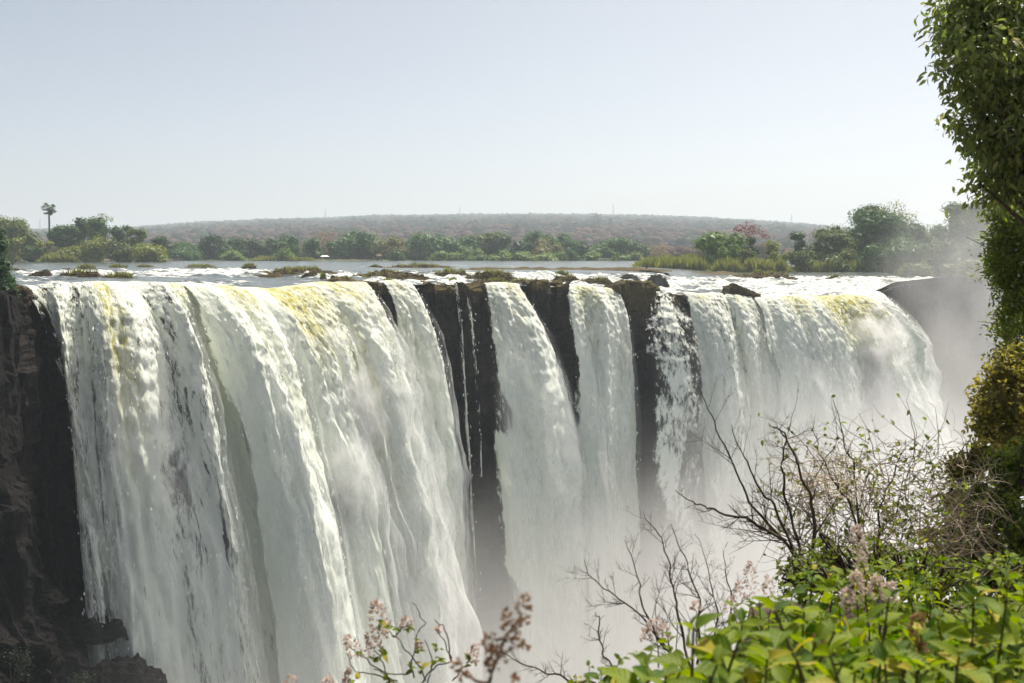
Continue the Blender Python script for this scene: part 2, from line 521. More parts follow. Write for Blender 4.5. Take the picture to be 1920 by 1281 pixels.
RIDGE = np.array([(-400, 436), (0, 432), (130, 431), (260, 428), (300, 424), (400, 418), (500, 413), (600, 411), (700, 406.5), (800, 405), (900, 404), (1000, 403), (1100, 404),
                  (1200, 406), (1300, 409), (1400, 414), (1500, 421), (1580, 429), (1700, 438), (1920, 446), (2400, 455)], float)
def hill_z(px, Y):
    top = (475 - np.interp(px, RIDGE[:, 0], RIDGE[:, 1]) - 2.5) / F * 3500 + CAMZ
    q = np.clip((Y - 800) / 2700, 0, 1.6)
    return 1.0 + (top - 1.0) * np.where(q < 1, q ** 0.85, 1 - 0.3 * (q - 1)) + 4.0 * fbm2(px * 0.012, Y * 0.004, 21)

def build_hills():
    px = np.linspace(-350, 2300, 260); Y = np.geomspace(650, 5200, 70)
    PX, YY = np.meshgrid(px, Y)
    z = hill_z(PX, YY); z[0] = -1
    X = (PX - 960) / F * YY
    b = Mat("dry_hillside")
    n = b.noise(b.n("NewGeometry").outputs["Position"], 0.012, 6.0, 0.65)
    s = b.n("BsdfPrincipled", ins={"Base Color": b.ramp(n, [(0.35, (0.05, 0.06, 0.035)), (0.6, (0.10, 0.08, 0.06))]), "Roughness": 1.0})
    obj("hills", mesh_np("hills", np.stack([X, YY, z], -1), grid_faces(70, 260), b.done(s.outputs[0])), kind="structure")
    # the wood that covers them: thousands of small crowns that read as one mass
    t = (1 + 5 ** 0.5) / 2
    ico = np.array([(-1, t, 0), (1, t, 0), (-1, -t, 0), (1, -t, 0), (0, -1, t), (0, 1, t), (0, -1, -t), (0, 1, -t), (t, 0, -1), (t, 0, 1), (-t, 0, -1), (-t, 0, 1)]) / math.sqrt(1 + t * t)
    tri = np.array([(0, 11, 5), (0, 5, 1), (0, 1, 7), (0, 7, 10), (0, 10, 11), (1, 5, 9), (5, 11, 4), (11, 10, 2), (10, 7, 6), (7, 1, 8), (3, 9, 4), (3, 4, 2), (3, 2, 6), (3, 6, 8), (3, 8, 9), (4, 9, 5), (2, 4, 11), (6, 2, 10), (8, 6, 7), (9, 8, 1)])
    N = 22000
    px = rng.uniform(-60, 1980, N)
    q = rng.random(N)
    Y = 900 + 2650 * np.where(rng.random(N) < 0.12, 1 - 0.03 * rng.random(N), q)
    nb = 2600; Y[:nb] = rng.uniform(500, 900, nb); px[:nb] = rng.uniform(-60, 1980, nb)
    z = np.where(Y < 880, 0.8, hill_z(px, Y))
    X = (px - 960) / F * Y
    r = rng.uniform(4.0, 8.5, N) * (0.75 + 0.25 * Y / 3500)
    hh = r * rng.uniform(0.45, 0.9, N)
    jit = 1 + rng.uniform(-0.35, 0.35, (N, 12, 1))
    V = ico[None] * jit * np.stack([r, r, hh], 1)[:, None, :] + np.stack([X, Y, z + hh * 0.6], 1)[:, None, :]
    alt = (Y - 900) / 2600
    g = sstep(-0.25, 0.25, fbm2(px * 0.012, Y * 0.004, 33) + 1.3 * (alt - 0.22) + rng.normal(0, 0.22, N))
    Fc = tri[None] + (np.arange(N) * 12)[:, None, None]
    b = Mat("far_wood")
    col = b.ramp(b.attr("v"), [(0.0, (0.110, 0.076, 0.066)), (0.3, (0.075, 0.064, 0.052)), (0.55, (0.038, 0.058, 0.044)), (1.0, (0.026, 0.048, 0.036))])
    s = b.n("BsdfDiffuse", ins={"Color": col})
    o = obj("woodland", mesh_np("woodland", V.reshape(-1, 3), Fc.reshape(-1, 3), b.done(s.outputs[0]), {"v": np.repeat(np.clip(g * 0.85 + rng.normal(0.06, 0.10, N), 0, 1), 12)}, smooth=True), kind="stuff")
    tag(o, "dry grey-green and brown woodland covering the far hills", "woodland", kind="stuff")

build_ground(); build_river(); build_hills()

# ------------------------------------------------------------------ the cliff
def build_cliff():
    s = np.concatenate([np.arange(lip_s(-290), lip_s(1760), 0.36), np.arange(lip_s(1760), lip_s(2290), 0.55)])
    u = lip_u(s)
    h = np.concatenate([[-0.01, 0.0], np.geomspace(0.25, 95, 190)])
    h = np.concatenate([[-0.01, 0.0], np.linspace(0.3, 60, 175), np.linspace(62, 96, 14)])
    L = lip(u); T = lip_t(u)
    O = np.stack([T[:, 1], -T[:, 0]], 1)
    U, H = np.meshgrid(u, h); Sg, _ = np.meshgrid(s, h)
    wS = Sg + 0.7 * pn2(Sg * 0.3, H * 0.2, 46); wH = H + 1.5 * pn2(Sg * 0.25, H * 0.12, 47)
    blk = cellrand(wS / 2.4, wH / 7.5, 41) * 1.5 + cellrand(wS / 1.0 + 9, wH / 3.6, 43) * 0.7 + cellrand(wS / 6.0, wH / 17.0, 45) * 1.8
    off = -3.2 + blk * 1.05 + 1.6 * fbm2(Sg * 0.09, H * 0.06, 51) + 0.35 * fbm2(Sg * 0.7, H * 0.5, 55) + 0.05 * H
    # dry promontory at the left end, and the stepped foot below it
    off += 4.5 * (1 - sstep(-110, 30, U - 0.25 * H)) + 2.0 * sstep(0, -40, U)
    foot = sstep(20, 40, H - 0.10 * np.maximum(U - 60, 0) + 2 * fbm2(Sg * 0.2, H * 0.1, 57)) * (1 - sstep(90, 260, U - 3.2 * (H - 24)))
    off += (3.4 + 3.0 * fbm2(Sg * 0.35, H * 0.25, 63, 5) + 1.2 * cellrand(wS / 1.3, wH / 2.1, 48)) * foot
    # rock under the thin veil in the middle
    off += 4.6 * sstep(1160, 1190, U) * (1 - sstep(1270, 1300, U)) * sstep(4.5, 8.0, H + 1.2 * fbm2(Sg * 0.4, H * 0.3, 59))
    off += sstep(1690, 1740, U) * (3.5 * fbm2(Sg * 0.12, H * 0.1, 66, 4) + 1.5 * cellrand(wS / 3.3, wH / 4.0, 49))
    off[0] = -9.0; off[1] = np.minimum(off[1], -1.2)
    H2 = np.maximum(H, 0) + 0.75
    H2[0] = 0.95
    X = L[:, 0][None] + O[:, 0][None] * off; Y = L[:, 1][None] + O[:, 1][None] * off
    dry = np.maximum((1 - sstep(0, 40, U)), sstep(1740, 1770, U))
    Z = L[:, 2][None] - H2 + dry * (1.0 + 0.9 * fbm2(Sg * 0.5, H * 0 + off * 0.5, 64)) * np.exp(-H / 3)
    obj("cliff", mesh_np("cliff", np.stack([X, Y, Z], -1), grid_faces(len(h), len(s)), M['cliff'], smooth=False), kind="structure")
build_cliff()

# the floor of the gorge
def build_gorge_floor():
    x = np.linspace(-120, 260, 60); y = np.linspace(5, 300, 50)
    X, Y = np.meshgrid(x, y)
    Z = -92 + 3 * fbm2(X * 0.05, Y * 0.05, 61)
    obj("gorge_water", mesh_np("gorge_water", np.stack([X, Y, Z], -1), grid_faces(50, 60), M['river'], {"foam": np.full(X.size, 0.9)}), kind="structure")
build_gorge_floor()

# ------------------------------------------------------------------ the falls
G = 9.81
def cascade(name, label, u0, u1, v, bulge=1.2, base=1.25, edge=0.16, tints=(), seed=0, hmax=62.0, spread=0.0, thin=(), rough=1.0, vt=0.0, fan=0.0, trough=0.25, billow=2.4, fade=0.0, spray=0.0, flecks=7.0, start=0.0, dz=0.12, group="cascades along the lip of the falls"):
    s0, s1 = float(lip_s(u0)), float(lip_s(u1))
    w = s1 - s0
    ns = max(10, int(w / 0.14)); nt = 300
    x = np.linspace(-1, 1, ns)
    tmax = math.sqrt(2 * hmax / G)
    t = -0.45 + (tmax + 0.45) * np.linspace(0, 1, nt) ** 0.9
    Xn, Tt = np.meshgrid(x, t)
    Sg = s0 + (Xn + 1) / 2 * w
    tp = np.maximum(Tt, 0)
    u = lip_u(Sg)
    L = lip(u); T = lip_t(u)
    O = np.stack([T[..., 1], -T[..., 0]], -1)
    # columns wander a little as they fall
    wan = 0.5 * tp * pn2(Sg * 0.25, tp * 0.35 + seed, seed + 90)
    Sw = Sg + 0.6 * tp * pn2(Sg * 0.35 + 4, tp * 0.5, seed + 91)
    vv = v * (1 - vt * (Xn + 1) / 2) * (1 + (0.30 * fbm2(Sg * 0.26 + seed, tp * 0.12, seed + 1, 2) - 0.22 * np.abs(pn2(Sg * 0.16 + seed, tp * 0.05, seed + 11))) * min(1.0, w / 6))
    grow = np.minimum(tp / 1.2, 1.0); late = sstep(1.0, 2.8, tp)
    col = (3.2 * fbm2(Sw / 4.6 + seed, tp * 0.30, seed + 2, 2) + 2.6 * np.abs(pn2(Sw / 3.2 + seed, tp * 0.22, seed + 10))) * (0.2 + grow) * min(1.0, 0.25 + w / 14)
    strand = (0.6 * np.abs(pn2(Sw / 1.1, tp * 0.6 + seed, seed + 4)) + 0.4 * np.abs(pn2(Sw / 0.55, tp * 0.8 + seed, seed + 19))) * (0.3 + grow)
    wx = Sw + 0.35 * pn2(Sw * 1.3, tp * 3, seed + 5); wt = tp + 0.05 * pn2(Sw * 1.1, tp * 2.5, seed + 3)
    puff = 0.75 * np.abs(pn2(wx / 2.1, wt * 2.0, seed + 6)) + 0.55 * np.abs(pn2(wx / 0.95, wt * 4.2, seed + 7)) + 0.38 * np.abs(pn2(wx / 0.48, wt * 8.5, seed + 9))
    fine = fbm2(Sw / 0.40, tp * 9.0, seed + 8, 2)
    big = np.abs(pn2(wx / 4.2 + 2, wt * 1.15, seed + 17)) + 0.5 * np.abs(pn2(wx / 2.3, wt * 2.2, seed + 18))
    disp = col + strand + (1.1 + 0.6 * late) * rough * puff * grow + 0.42 * fine * (0.25 + grow) * (1 - 0.6 * late) + billow * rough * big * late * min(1.0, w / 8)
    prof = np.sqrt(np.clip(1 - Xn ** 2, 0, 1))
    out = vv * Tt * np.where(Tt < 0, 1.0, 1.0) + bulge * prof * (0.25 + grow * 1.0) + disp * (0.35 + 0.65 * prof)
    out = np.where(Tt < 0, vv * Tt * 0.8 + (bulge * 0.25 * prof + disp * 0.35) * sstep(-0.45, 0, Tt), out)
    drop = 0.5 * G * tp ** 2
    side = wan + spread * Xn * (1 - np.exp(-1.4 * tp)) * w * 0.5 + fan * (Xn + 1) / 2 * w * sstep(0.3, 2.4, tp)
    Xw = L[..., 0] + O[..., 0] * out + T[..., 0] * side
    Yw = L[..., 1] + O[..., 1] * out + T[..., 1] * side
    rise = (RIVER_Z - L[..., 2]) * 0
    Zw = L[..., 2] + dz - drop + 0.16 * disp * (1 - grow) + 0.15 * prof + 0.45 * np.abs(pn2(Sg * 0.22 + 3, Tt * 0.6, seed + 16)) * np.exp(-tp * 2)
    # how much water there is, and where the river water is still unbroken
    xe = 1 - np.abs(Xn)
    rag = (0.35 + 0.5 * sstep(0.4, 1.8, tp)) * fbm2(Sg * 0.5, tp * 1.5, seed + 12, 4)
    dens = base * sstep(0.0, edge, xe + rag * edge * 2.0 - 0.02) + 0.55 * fbm2(Sw / 1.3, tp * 0.9, seed + 14, 3) - 0.18 * (1 - grow)
    for (a, b_, k0) in thin:      # thin stretches, by lip column
        dens = dens - k0 * sstep(a - 12, a + 12, u) * (1 - sstep(b_ - 12, b_ + 12, u))
    dens = dens - fade * sstep(0.8, 2.6, tp)
    dens = dens * sstep(-0.45, -0.2, Tt) + (start if start else 0) * (1 - sstep(-0.1, 0.2, Tt))
    tint = np.zeros_like(dens)
    for (a, b_, t1, k0) in tints:
        wn_ = 6 + 0.1 * (b_ - a)
        tint = np.maximum(tint, k0 * sstep(a - wn_, a + wn_, u + 30 * wan) * (1 - sstep(b_ - wn_, b_ + wn_, u + 30 * wan)) * (1 - sstep(t1 * 0.35, t1, Tt)))
    tr_ = col + billow * rough * big * late
    tint = np.maximum(tint, trough * (1 - sstep(np.percentile(tr_, 5), np.percentile(tr_, 45), tr_)) * grow)
    tint = tint * (0.55 + 0.9 * np.clip(0.5 - 1.2 * fine, 0, 1))
    mesh = mesh_np(name, np.stack([Xw, Yw, Zw], -1), grid_faces(nt, ns), M['foam'], {"dens": dens, "tint": tint}, uv=np.stack([Sw, tp * 4.0 + np.minimum(Tt, 0) * 2], -1))
    o = obj(name, mesh)
    tag(o, label, "waterfall", group)
    # clots and drops thrown clear of the sheet
    r = np.random.default_rng(seed + 3000)
    N = int(flecks * w * 40)
    ti = (r.random(N) ** 0.75 * (nt - 75)).astype(int) + 50; xi = r.integers(0, ns, N)
    ok = (dens[ti, xi] + r.normal(0, 0.25, N) > 0.35) & (r.random(N) < np.clip(0.35 + 1.6 * np.abs(fbm2(Sw[ti, xi] / 1.5, tp[ti, xi] * 0.8, seed + 30, 2)), 0, 1))
    ti, xi = ti[ok], xi[ok]; N = len(ti)
    gg = (0.25 + grow[ti, xi])
    of = np.abs(r.normal(0, 0.32, N)) * gg + 0.03; sdj = r.normal(0, 0.22, N) * gg
    Oo = O[ti, xi]; To = T[ti, xi]
    p = np.stack([Xw[ti, xi] + Oo[:, 0] * of + To[:, 0] * sdj, Yw[ti, xi] + Oo[:, 1] * of + To[:, 1] * sdj, Zw[ti, xi] + r.normal(0, 0.2, N) * gg], 1)
    vel = np.stack([Oo[:, 0] * v, Oo[:, 1] * v, -G * tp[ti, xi]], 1) + r.normal(0, 2.2, (N, 3))
    vel /= np.linalg.norm(vel, axis=1)[:, None]
    nr = r.normal(size=(N, 3)); b_ = np.cross(vel, nr); b_ /= np.linalg.norm(b_, axis=1)[:, None] + 1e-9
    sz = r.uniform(0.05, 0.15, N) * (0.7 + 0.5 * grow[ti, xi])
    a_ = vel * (sz * r.uniform(0.9, 2.0, N))[:, None]; b_ = b_ * (sz * 0.6)[:, None]
    V = np.stack([p - a_, p + b_, p + a_ * 1.1, p - b_], 1)
    obj("flying_drops", mesh_np("flying_drops", V.reshape(-1, 3), np.arange(N * 4).reshape(-1, 4), M['fleck'], smooth=False), o, kind="stuff")
    if spray > 0:
        k = (slice(60, None, 4), slice(None, None, 3))
        for lay, off_ in enumerate((1.3, 3.0) if billow > 3 else (1.6,)):
            ex = (off_ + 1.3 * fbm2(Sg * 0.3 + 5 * lay, tp * 1.2, seed + 20 + lay, 3)) * grow
            V = np.stack([Xw + O[..., 0] * ex, Yw + O[..., 1] * ex, Zw], -1)[k]
            dn = (spray * sstep(0.35 + 0.4 * lay, 2.2 + 0.5 * lay, tp) * sstep(0, 0.3, xe))[k]
            obj("drifting_spray", mesh_np("drifting_spray", V, grid_faces(*V.shape[:2]), M['spray'], {"dens": dn}, uv=np.stack([Sw + 31 * lay, tp * 3.0 + 17 * lay], -1)[k]), o)
    return o

cascade("cascade", "thin white veil of water beside the dark left cliff", 30, 215, 3.8, 0.5, 0.70, 0.3, seed=100, thin=((66, 95, 0.10),), rough=0.7, spray=0.2, fade=0.2)
cascade("cascade", "broad grey-white curtain right of the thin left veil, with one olive streak", 120, 385, 5.0, 1.4, 1.10, 0.10, tints=((166, 190, 2.4, 0.9), (300, 330, 1.0, 0.6)), seed=120, thin=((205, 300, 0.30), (124, 162, 0.50)), rough=1.0, spray=0.4, trough=0.1, fade=0.15)
cascade("cascade", "big rolling column of white water, olive at its upper right", 322, 460, 5.9, 2.6, 1.35, 0.08, tints=((372, 430, 1.0, 1.0),), seed=140, spray=0.6)
cascade("cascade", "column with an olive-green smooth tongue at its lip", 425, 545, 5.9, 2.4, 1.35, 0.08, tints=((462, 524, 1.6, 1.5),), seed=160, spray=0.6)
cascade("cascade", "massive billowing white fall with yellowish lip, left of the diagonal dark rock", 508, 682, 5.6, 2.8, 1.45, 0.07, tints=((505, 570, 1.3, 1.0), (580, 640, 1.1, 0.9), (640, 685, 0.8, 0.6)), seed=180, rough=1.6, vt=0.45, spray=1.0, trough=0.6, billow=4.2)
cascade("cascade", "white fall between the diagonal rock and the two dark buttresses", 712, 772, 2.9, 1.0, 1.2, 0.22, tints=((725, 745, 0.8, 0.6),), seed=200, rough=1.3, spread=0.1, fan=0.42, spray=0.8)
cascade("cascade", "longer of the thin trickles running down between the two dark buttresses", 846, 856, 3.1, 0.1, 0.50, 0.5, seed=220, rough=0.2, spread=-0.3)
cascade("cascade", "short faint trickle just right of the longer trickle on the buttresses", 865, 870, 3.4, 0.1, 0.32, 0.5, seed=225, rough=0.2, hmax=26)
cascade("cascade", "ragged white fall just right of the dark buttresses", 902, 974, 2.9, 1.4, 1.25, 0.2, tints=((935, 965, 0.9, 0.6),), seed=240, fan=1.35, spread=0.1, rough=1.3, spray=0.8)
cascade("cascade", "straight upright column of white water between two dark blocky rocks", 1062, 1150, 3.0, 1.2, 1.25, 0.16, tints=((1078, 1110, 1.1, 0.7), (1120, 1150, 0.8, 0.5)), seed=260, spread=0.45, rough=1.0, spray=0.6)
cascade("cascade", "lacy thin veil over dark stepped rock below the mossy boulder", 1222, 1252, 5.2, 0.5, 0.46, 0.3, seed=280, spread=2.8, rough=0.8, spray=0.4)
cascade("cascade", "grey-white curtain right of the narrow mossy rock", 1276, 1425, 3.4, 1.4, 1.08, 0.09, tints=((1295, 1320, 0.7, 0.5), (1365, 1385, 0.8, 0.5)), seed=300, thin=((1310, 1372, 0.32),), rough=0.9, spray=0.6)
cascade("cascade", "largest fall at the far right end, olive crest bursting into bright spray", 1398, 1634, 4.2, 2.4, 1.45, 0.05, tints=((1455, 1490, 1.0, 0.9), (1515, 1595, 1.6, 1.3)), seed=320, rough=1.6, spray=1.0, vt=0.25)

# ------------------------------------------------------------------ rocks
def pillar(name, label, u0, u1, py_top, height, depth=6.0, fwd=1.6, mat='lip_rock', seed=0, slope=0.0, taper=0.03, moss=1.0, moss_d=1.2, group="dark rocks on the lip of the falls"):
    """a jointed block of basalt standing on the lip, its top worn round"""
    uc = (u0 + u1) / 2
    s0, s1 = float(lip_s(u0)), float(lip_s(u1)); w = s1 - s0
    L = lip(uc); T = lip_t(uc); O = np.array([T[1], -T[0]])
    c = L[:2] + O * (fwd - depth / 2)
    zt = CAMZ - (py_top - 475) / F * float(L[1])
    na, nh = 150, 130
    a = np.linspace(0, 2 * math.pi, na, endpoint=False)
    h = np.concatenate([np.zeros(8), np.linspace(0, 1, nh - 8) ** 1.3 * height])
    shr = np.concatenate([np.linspace(0.02, 1, 8), np.ones(nh - 8)])
    A, Hh = np.meshgrid(a, h)
    shr = shr[:, None]
    ca, sa = np.cos(A), np.sin(A)
    e = 0.30
    ex = np.sign(ca) * np.abs(ca) ** e; ey = np.sign(sa) * np.abs(sa) ** e
    rnd = 1 - 0.22 * np.exp(-Hh / 0.5)
    px = ex * w / 2 * shr * rnd * (1 + taper * Hh / height); py = ey * depth / 2 * shr * rnd
    q = np.stack([px + 40 + seed, py, Hh], -1)
    blk = (cellrand(px / 1.7 + 20 + seed + 0.15 * pn2(px, Hh * 0.5, 5), Hh / 7.5 + 0.2 * pn2(px * 0.6, Hh * 0.2, 6), 70 + seed) - 0.5) * 0.9 + (cellrand(px / 0.8 + 5, Hh / 4.1 + seed + 0.3 * pn2(px, Hh * 0.4, 7), 71 + seed) - 0.5) * 0.35
    n = blk * 1.5 + 1.1 * fbm3(q * 0.4, 3 + seed, 5)
    px = px + ex * n * 0.8 * shr; py = py + ey * n * 1.0 * shr
    top = (0.9 * fbm3(q * 0.45, 30 + seed, 4) + 0.5 * (cellrand(px / 1.3 + 9, py / 1.5 + seed, 75 + seed) - 0.5)) * np.exp(-Hh / 2.0)
    Xw = c[0] + T[0] * px - O[0] * py * -1; Yw = c[1] + T[1] * px - O[1] * py * -1
    Zw = zt - Hh + top - slope * px * np.exp(-Hh / 6.0)
    V = np.stack([Xw, Yw, Zw], -1)
    m = mesh_np(name, V, grid_faces(nh, na, True), M[mat], {'moss': moss * np.exp(-Hh / moss_d) + 0 * px}, smooth=False)
    return tag(obj(name, m), label, "rock", group)

pillar("rock_buttress", "dark diagonal rock wedge between the massive fall and the narrow fall", 648, 726, 528, 34, 6, 0.6, seed=1, slope=0.16)
pillar("rock_buttress", "left of the two tall dark buttresses split by a trickle", 788, 848, 533, 62, 6, 1.6, seed=2)
pillar("rock_buttress", "right of the two tall dark buttresses split by a trickle", 855, 930, 533, 62, 6, 1.9, seed=3)
pillar("rock_buttress", "blocky dark rock with square steps between ragged fall and upright column", 990, 1040, 528, 55, 6, 1.4, seed=4)
pillar("rock_buttress", "square dark block just left of the upright column of water", 1034, 1072, 532, 55, 5, 1.2, seed=5)
pillar("rock_buttress", "big mossy brown boulder right of the upright column of water", 1146, 1224, 530, 9.0, 7, 2.4, seed=6, moss_d=5.0)
pillar("rock_buttress", "narrow dark rock with green mossy cap beside the lacy veil", 1249, 1283, 554, 40, 5, 1.8, seed=7, moss_d=3.0)
pillar("rock_buttress", "dark stepped rock under the edge shrub at the left cliff top", -50, 14, 541, 22, 7, 3.0, seed=10, moss=0.5)
pillar("rock_buttress", "small brown mossy rock sloping down over the lip of the right curtain", 1362, 1418, 540, 12, 5, 1.3, seed=8, slope=0.35)

def river_rock(name, label, x0, x1, y0, y1, mat='rock', seed=0, grp=None, lump=1.0, Y=None, grass=0.0, cat="rock"):
    """a low worn rock that breaks the river, given by its box in the photograph"""
    xc = (x0 + x1) / 2
    Y = Y or river_Y(xc, y1 - 1)
    mp = mpp(Y)
    w = (x1 - x0) * mp; hgt = (y1 - y0) * mp
    dep = min(max(w * 0.45, 1.5), 9)
    base = P(xc, y1, Y); base[2] -= 0.1
    na, nr = 56, 22
    a = np.linspace(0, 2 * math.pi, na, endpoint=False); r = np.linspace(0.0, 1.15, nr)
    A, Rr = np.meshgrid(a, r)
    x = np.cos(A) * Rr * w / 2; y = np.sin(A) * Rr * dep / 2
    q = np.stack([x * 0.8 + seed * 7.3, y * 0.8, np.zeros_like(x)], -1)
    prof = np.clip(1 - Rr ** 2.6, -0.35, 1)
    n = fbm3(q * 0.7, seed % 50, 4)
    n5 = fbm3(q * 1.9 + 3, 9 + seed % 40, 3)
    st = np.round((prof + 0.6 * n) * 3) / 3 * 0.45 + (prof * 0.75 + 0.6 * n + 0.3 * n5 * (prof > 0)) * 0.55
    z = hgt * (0.12 + 0.95 * st * lump) + 0.12 * fbm3(q * 4, 5, 2) * (prof > 0)
    x = x * (1 + 0.22 * n); y = y * (1 + 0.22 * n)
    V = np.stack([base[0] + x, base[1] + y + dep * 0.3, base[2] + z], -1)
    loc = base
    root = thing(name, label, cat, loc, grp)
    obj("stone", mesh_np("stone", V, grid_faces(nr, na, True), M[mat], smooth=False, loc=loc), root)
    if grass > 0:
        k = int(40 + 60 * grass * w / 4)
        i = rng.integers(2, nr // 2 + 4, k); j = rng.integers(0, na, k)
        p = V[i, j]
        obj("grass_tuft", blades(p, 0.25 + 0.35 * grass, 0.08, 'reed', loc, n=3), root, kind="stuff")
    return root

def late_rocks():
    for i, (x0, x1, y0, y1, Y, lab) in enumerate([(70, 236, 1120, 1200, 91.0, "wet black boulder jutting from the foot of the left cliff"),
                                             (140, 300, 1200, 1290, 88.0, "lowest wet black boulder, streaked with water at the foot of the left cliff"),
                                             (-40, 110, 1070, 1130, 88.0, "rough dark ledge low on the left cliff"),
                                             (28, 64, 536, 552, 97.5, "brown stone on the cliff top under the left edge shrub"),
                                             (70, 100, 538, 550, 99.0, "brown stone at the very start of the left lip")]):
        river_rock("cliff_boulder", lab, x0, x1, y0, y1, 'cliff' if y0 > 900 else 'rock', 60 + i, "boulders of the left cliff", Y=Y, lump=0.5 if y0 > 900 else 1.0)
def blades(p, length, width, mat, loc, n=1, lean=0.35, r=None):
    """upright blades (thin tapered quads) at the points p"""
    r = r or rng
    p = np.repeat(p, n, 0); N = len(p)
    p = p + np.stack([r.normal(0, 0.12, N), r.normal(0, 0.12, N), np.zeros(N)], 1) * min(1, length)
    ln = length * r.uniform(0.6, 1.3, N)
    az = r.uniform(0, 6.283, N); le = r.normal(0, lean, N)
    tip = p + np.stack([np.cos(az) * le * ln, np.sin(az) * le * ln, ln], 1)
    mid = p * 0.45 + tip * 0.55 - np.stack([np.cos(az), np.sin(az), 0 * az], 1) * (le * ln * 0.15)[:, None]
    az2 = r.uniform(0, 6.283, N)
    sd = np.stack([np.cos(az2), np.sin(az2), 0 * az2], 1) * (width * r.uniform(0.6, 1.4, N))[:, None] * 0.5
    V = np.stack([p - sd * 0.7, p + sd * 0.7, mid + sd, mid - sd, tip - sd * 0.15, tip + sd * 0.15], 1)
    f = np.array([(0, 1, 2, 3), (3, 2, 5, 4)])[None] + (np.arange(N) * 6)[:, None, None]
    return mesh_np("blades", V.reshape(-1, 3), f.reshape(-1, 4), M[mat], {"v": np.repeat(r.random(N), 6)}, smooth=False, loc=loc)

RK = "rocks breaking the rapids"
_rocks = [  # x0, x1, y0, y1, label, grass
    (0, 48, 501, 509, "low dark rock beside the left edge shrub, in the rapids", 0),
    (50, 98, 505, 518, "twin-humped brown rock, leftmost standing clear in the rapids", 0),
    (106, 184, 505, 521, "large brown rock with grass on its left shoulder, left rapids", 0.4),
    (110, 135, 501, 508, "small rock just behind the large brown left rock", 0),
    (136, 182, 498, 505, "thin grassy rock behind the large brown left rock", 0.8),
    (185, 256, 513, 522, "low rock with a yellow-green tuft above the broad left curtain", 0.6),
    (196, 241, 498, 503, "flat grassy sliver of rock in front of the left island bushes", 0.8),
    (247, 288, 497, 502, "flat dark sliver of rock in front of the left island's tip", 0.3),
    (336, 408, 498, 503, "long thin grassy rock alone in the open river", 0.8),
    (447, 483, 496, 505, "small dome-shaped grassy rock left of the long grassy ledge", 0.7),
    (486, 628, 501, 516, "long grassy brown ledge above the olive tongue of water", 0.6),
    (560, 598, 509, 521, "dark lump at the front of the long grassy ledge", 0),
    (468, 532, 513, 520, "string of low dark stones under the long grassy ledge", 0),
    (598, 612, 515, 524, "tiny grassy stone right of the long grassy ledge", 0.9),
    (652, 806, 507, 524, "long brown rock sloping down to its right above the narrow fall", 0.2),
    (626, 668, 519, 527, "low stone lying against the top of the diagonal wedge", 0.2),
    (716, 738, 522, 530, "small brown stone in white water above the narrow fall", 0.1),
    (688, 716, 496, 502, "small dark rock at the left tip of the low rocky bar", 0.1),
    (716, 850, 495, 503, "low dark rocky bar lying along the middle of the river", 0.5),
    (808, 885, 505, 519, "left half of the dark grassy ledge above the twin buttresses", 0.6),
    (868, 970, 507, 525, "right half of the dark grassy ledge, streaked with trickles", 0.5),
    (838, 861, 520, 531, "lone stone in white water above the twin buttresses", 0.1),
    (890, 960, 523, 532, "flat brown rock above the ragged fall", 0.2),
    (950, 1008, 523, 531, "flat mossy slab touching the blocky dark rock", 0.3),
    (1030, 1092, 514, 532, "brown stepped rock laced with rivulets above the upright column", 0.2),
    (1082, 1154, 518, 534, "brown stepped rock laced with rivulets left of the big mossy boulder", 0.2),
    (1036, 1070, 510, 516, "small grassy cap of rock at the head of the rivulets", 0.6),
    (1156, 1202, 511, 527, "grey slab with small falls under the dead stump", 0),
    (1200, 1240, 524, 548, "dark broken rocks right of the big mossy boulder", 0.1),
    (1208, 1254, 510, 535, "grey rock veiled by small falls right of the dead stump", 0),
    (1222, 1262, 546, 572, "dark angular rock at the head of the lacy veil", 0),
    (1375, 1502, 510, 523, "long brown grassy rock above the right rapids", 0.6),
    (1548, 1590, 514, 525, "half-misted small rock above the right-hand rapids", 0.1),
]
for i, (x0, x1, y0, y1, lab, gr) in enumerate(_rocks):
    y0 = y1 - (y1 - y0) * 0.88
    if lab.startswith("long brown grassy"): y0 -= 1
    river_rock("river_rock", lab, x0, x1, y0, y1, 'grey_rock' if lab.startswith("grey") else 'rock', i, RK, grass=gr)

late_rocks()
# ------------------------------------------------------------------ plants of the middle distance
def tube(pts, rad, sides=6):
    """vertices and quads of a tapered tube along pts"""
    pts = np.asarray(pts, float); n = len(pts)
    rad = np.broadcast_to(np.asarray(rad, float), (n,))
    d = np.gradient(pts, axis=0); d /= np.linalg.norm(d, axis=1)[:, None] + 1e-9
    ref = np.where(np.abs(d[:, 2:3]) > 0.9, np.array([[1.0, 0, 0]]), np.array([[0, 0, 1.0]]))
    a = np.cross(d, ref); a /= np.linalg.norm(a, axis=1)[:, None] + 1e-9
    b = np.cross(d, a)
    th = np.linspace(0, 2 * math.pi, sides, endpoint=False)
    V = pts[:, None] + rad[:, None, None] * (np.cos(th)[None, :, None] * a[:, None] + np.sin(th)[None, :, None] * b[:, None])
    return V.reshape(-1, 3), grid_faces(n, sides, True)

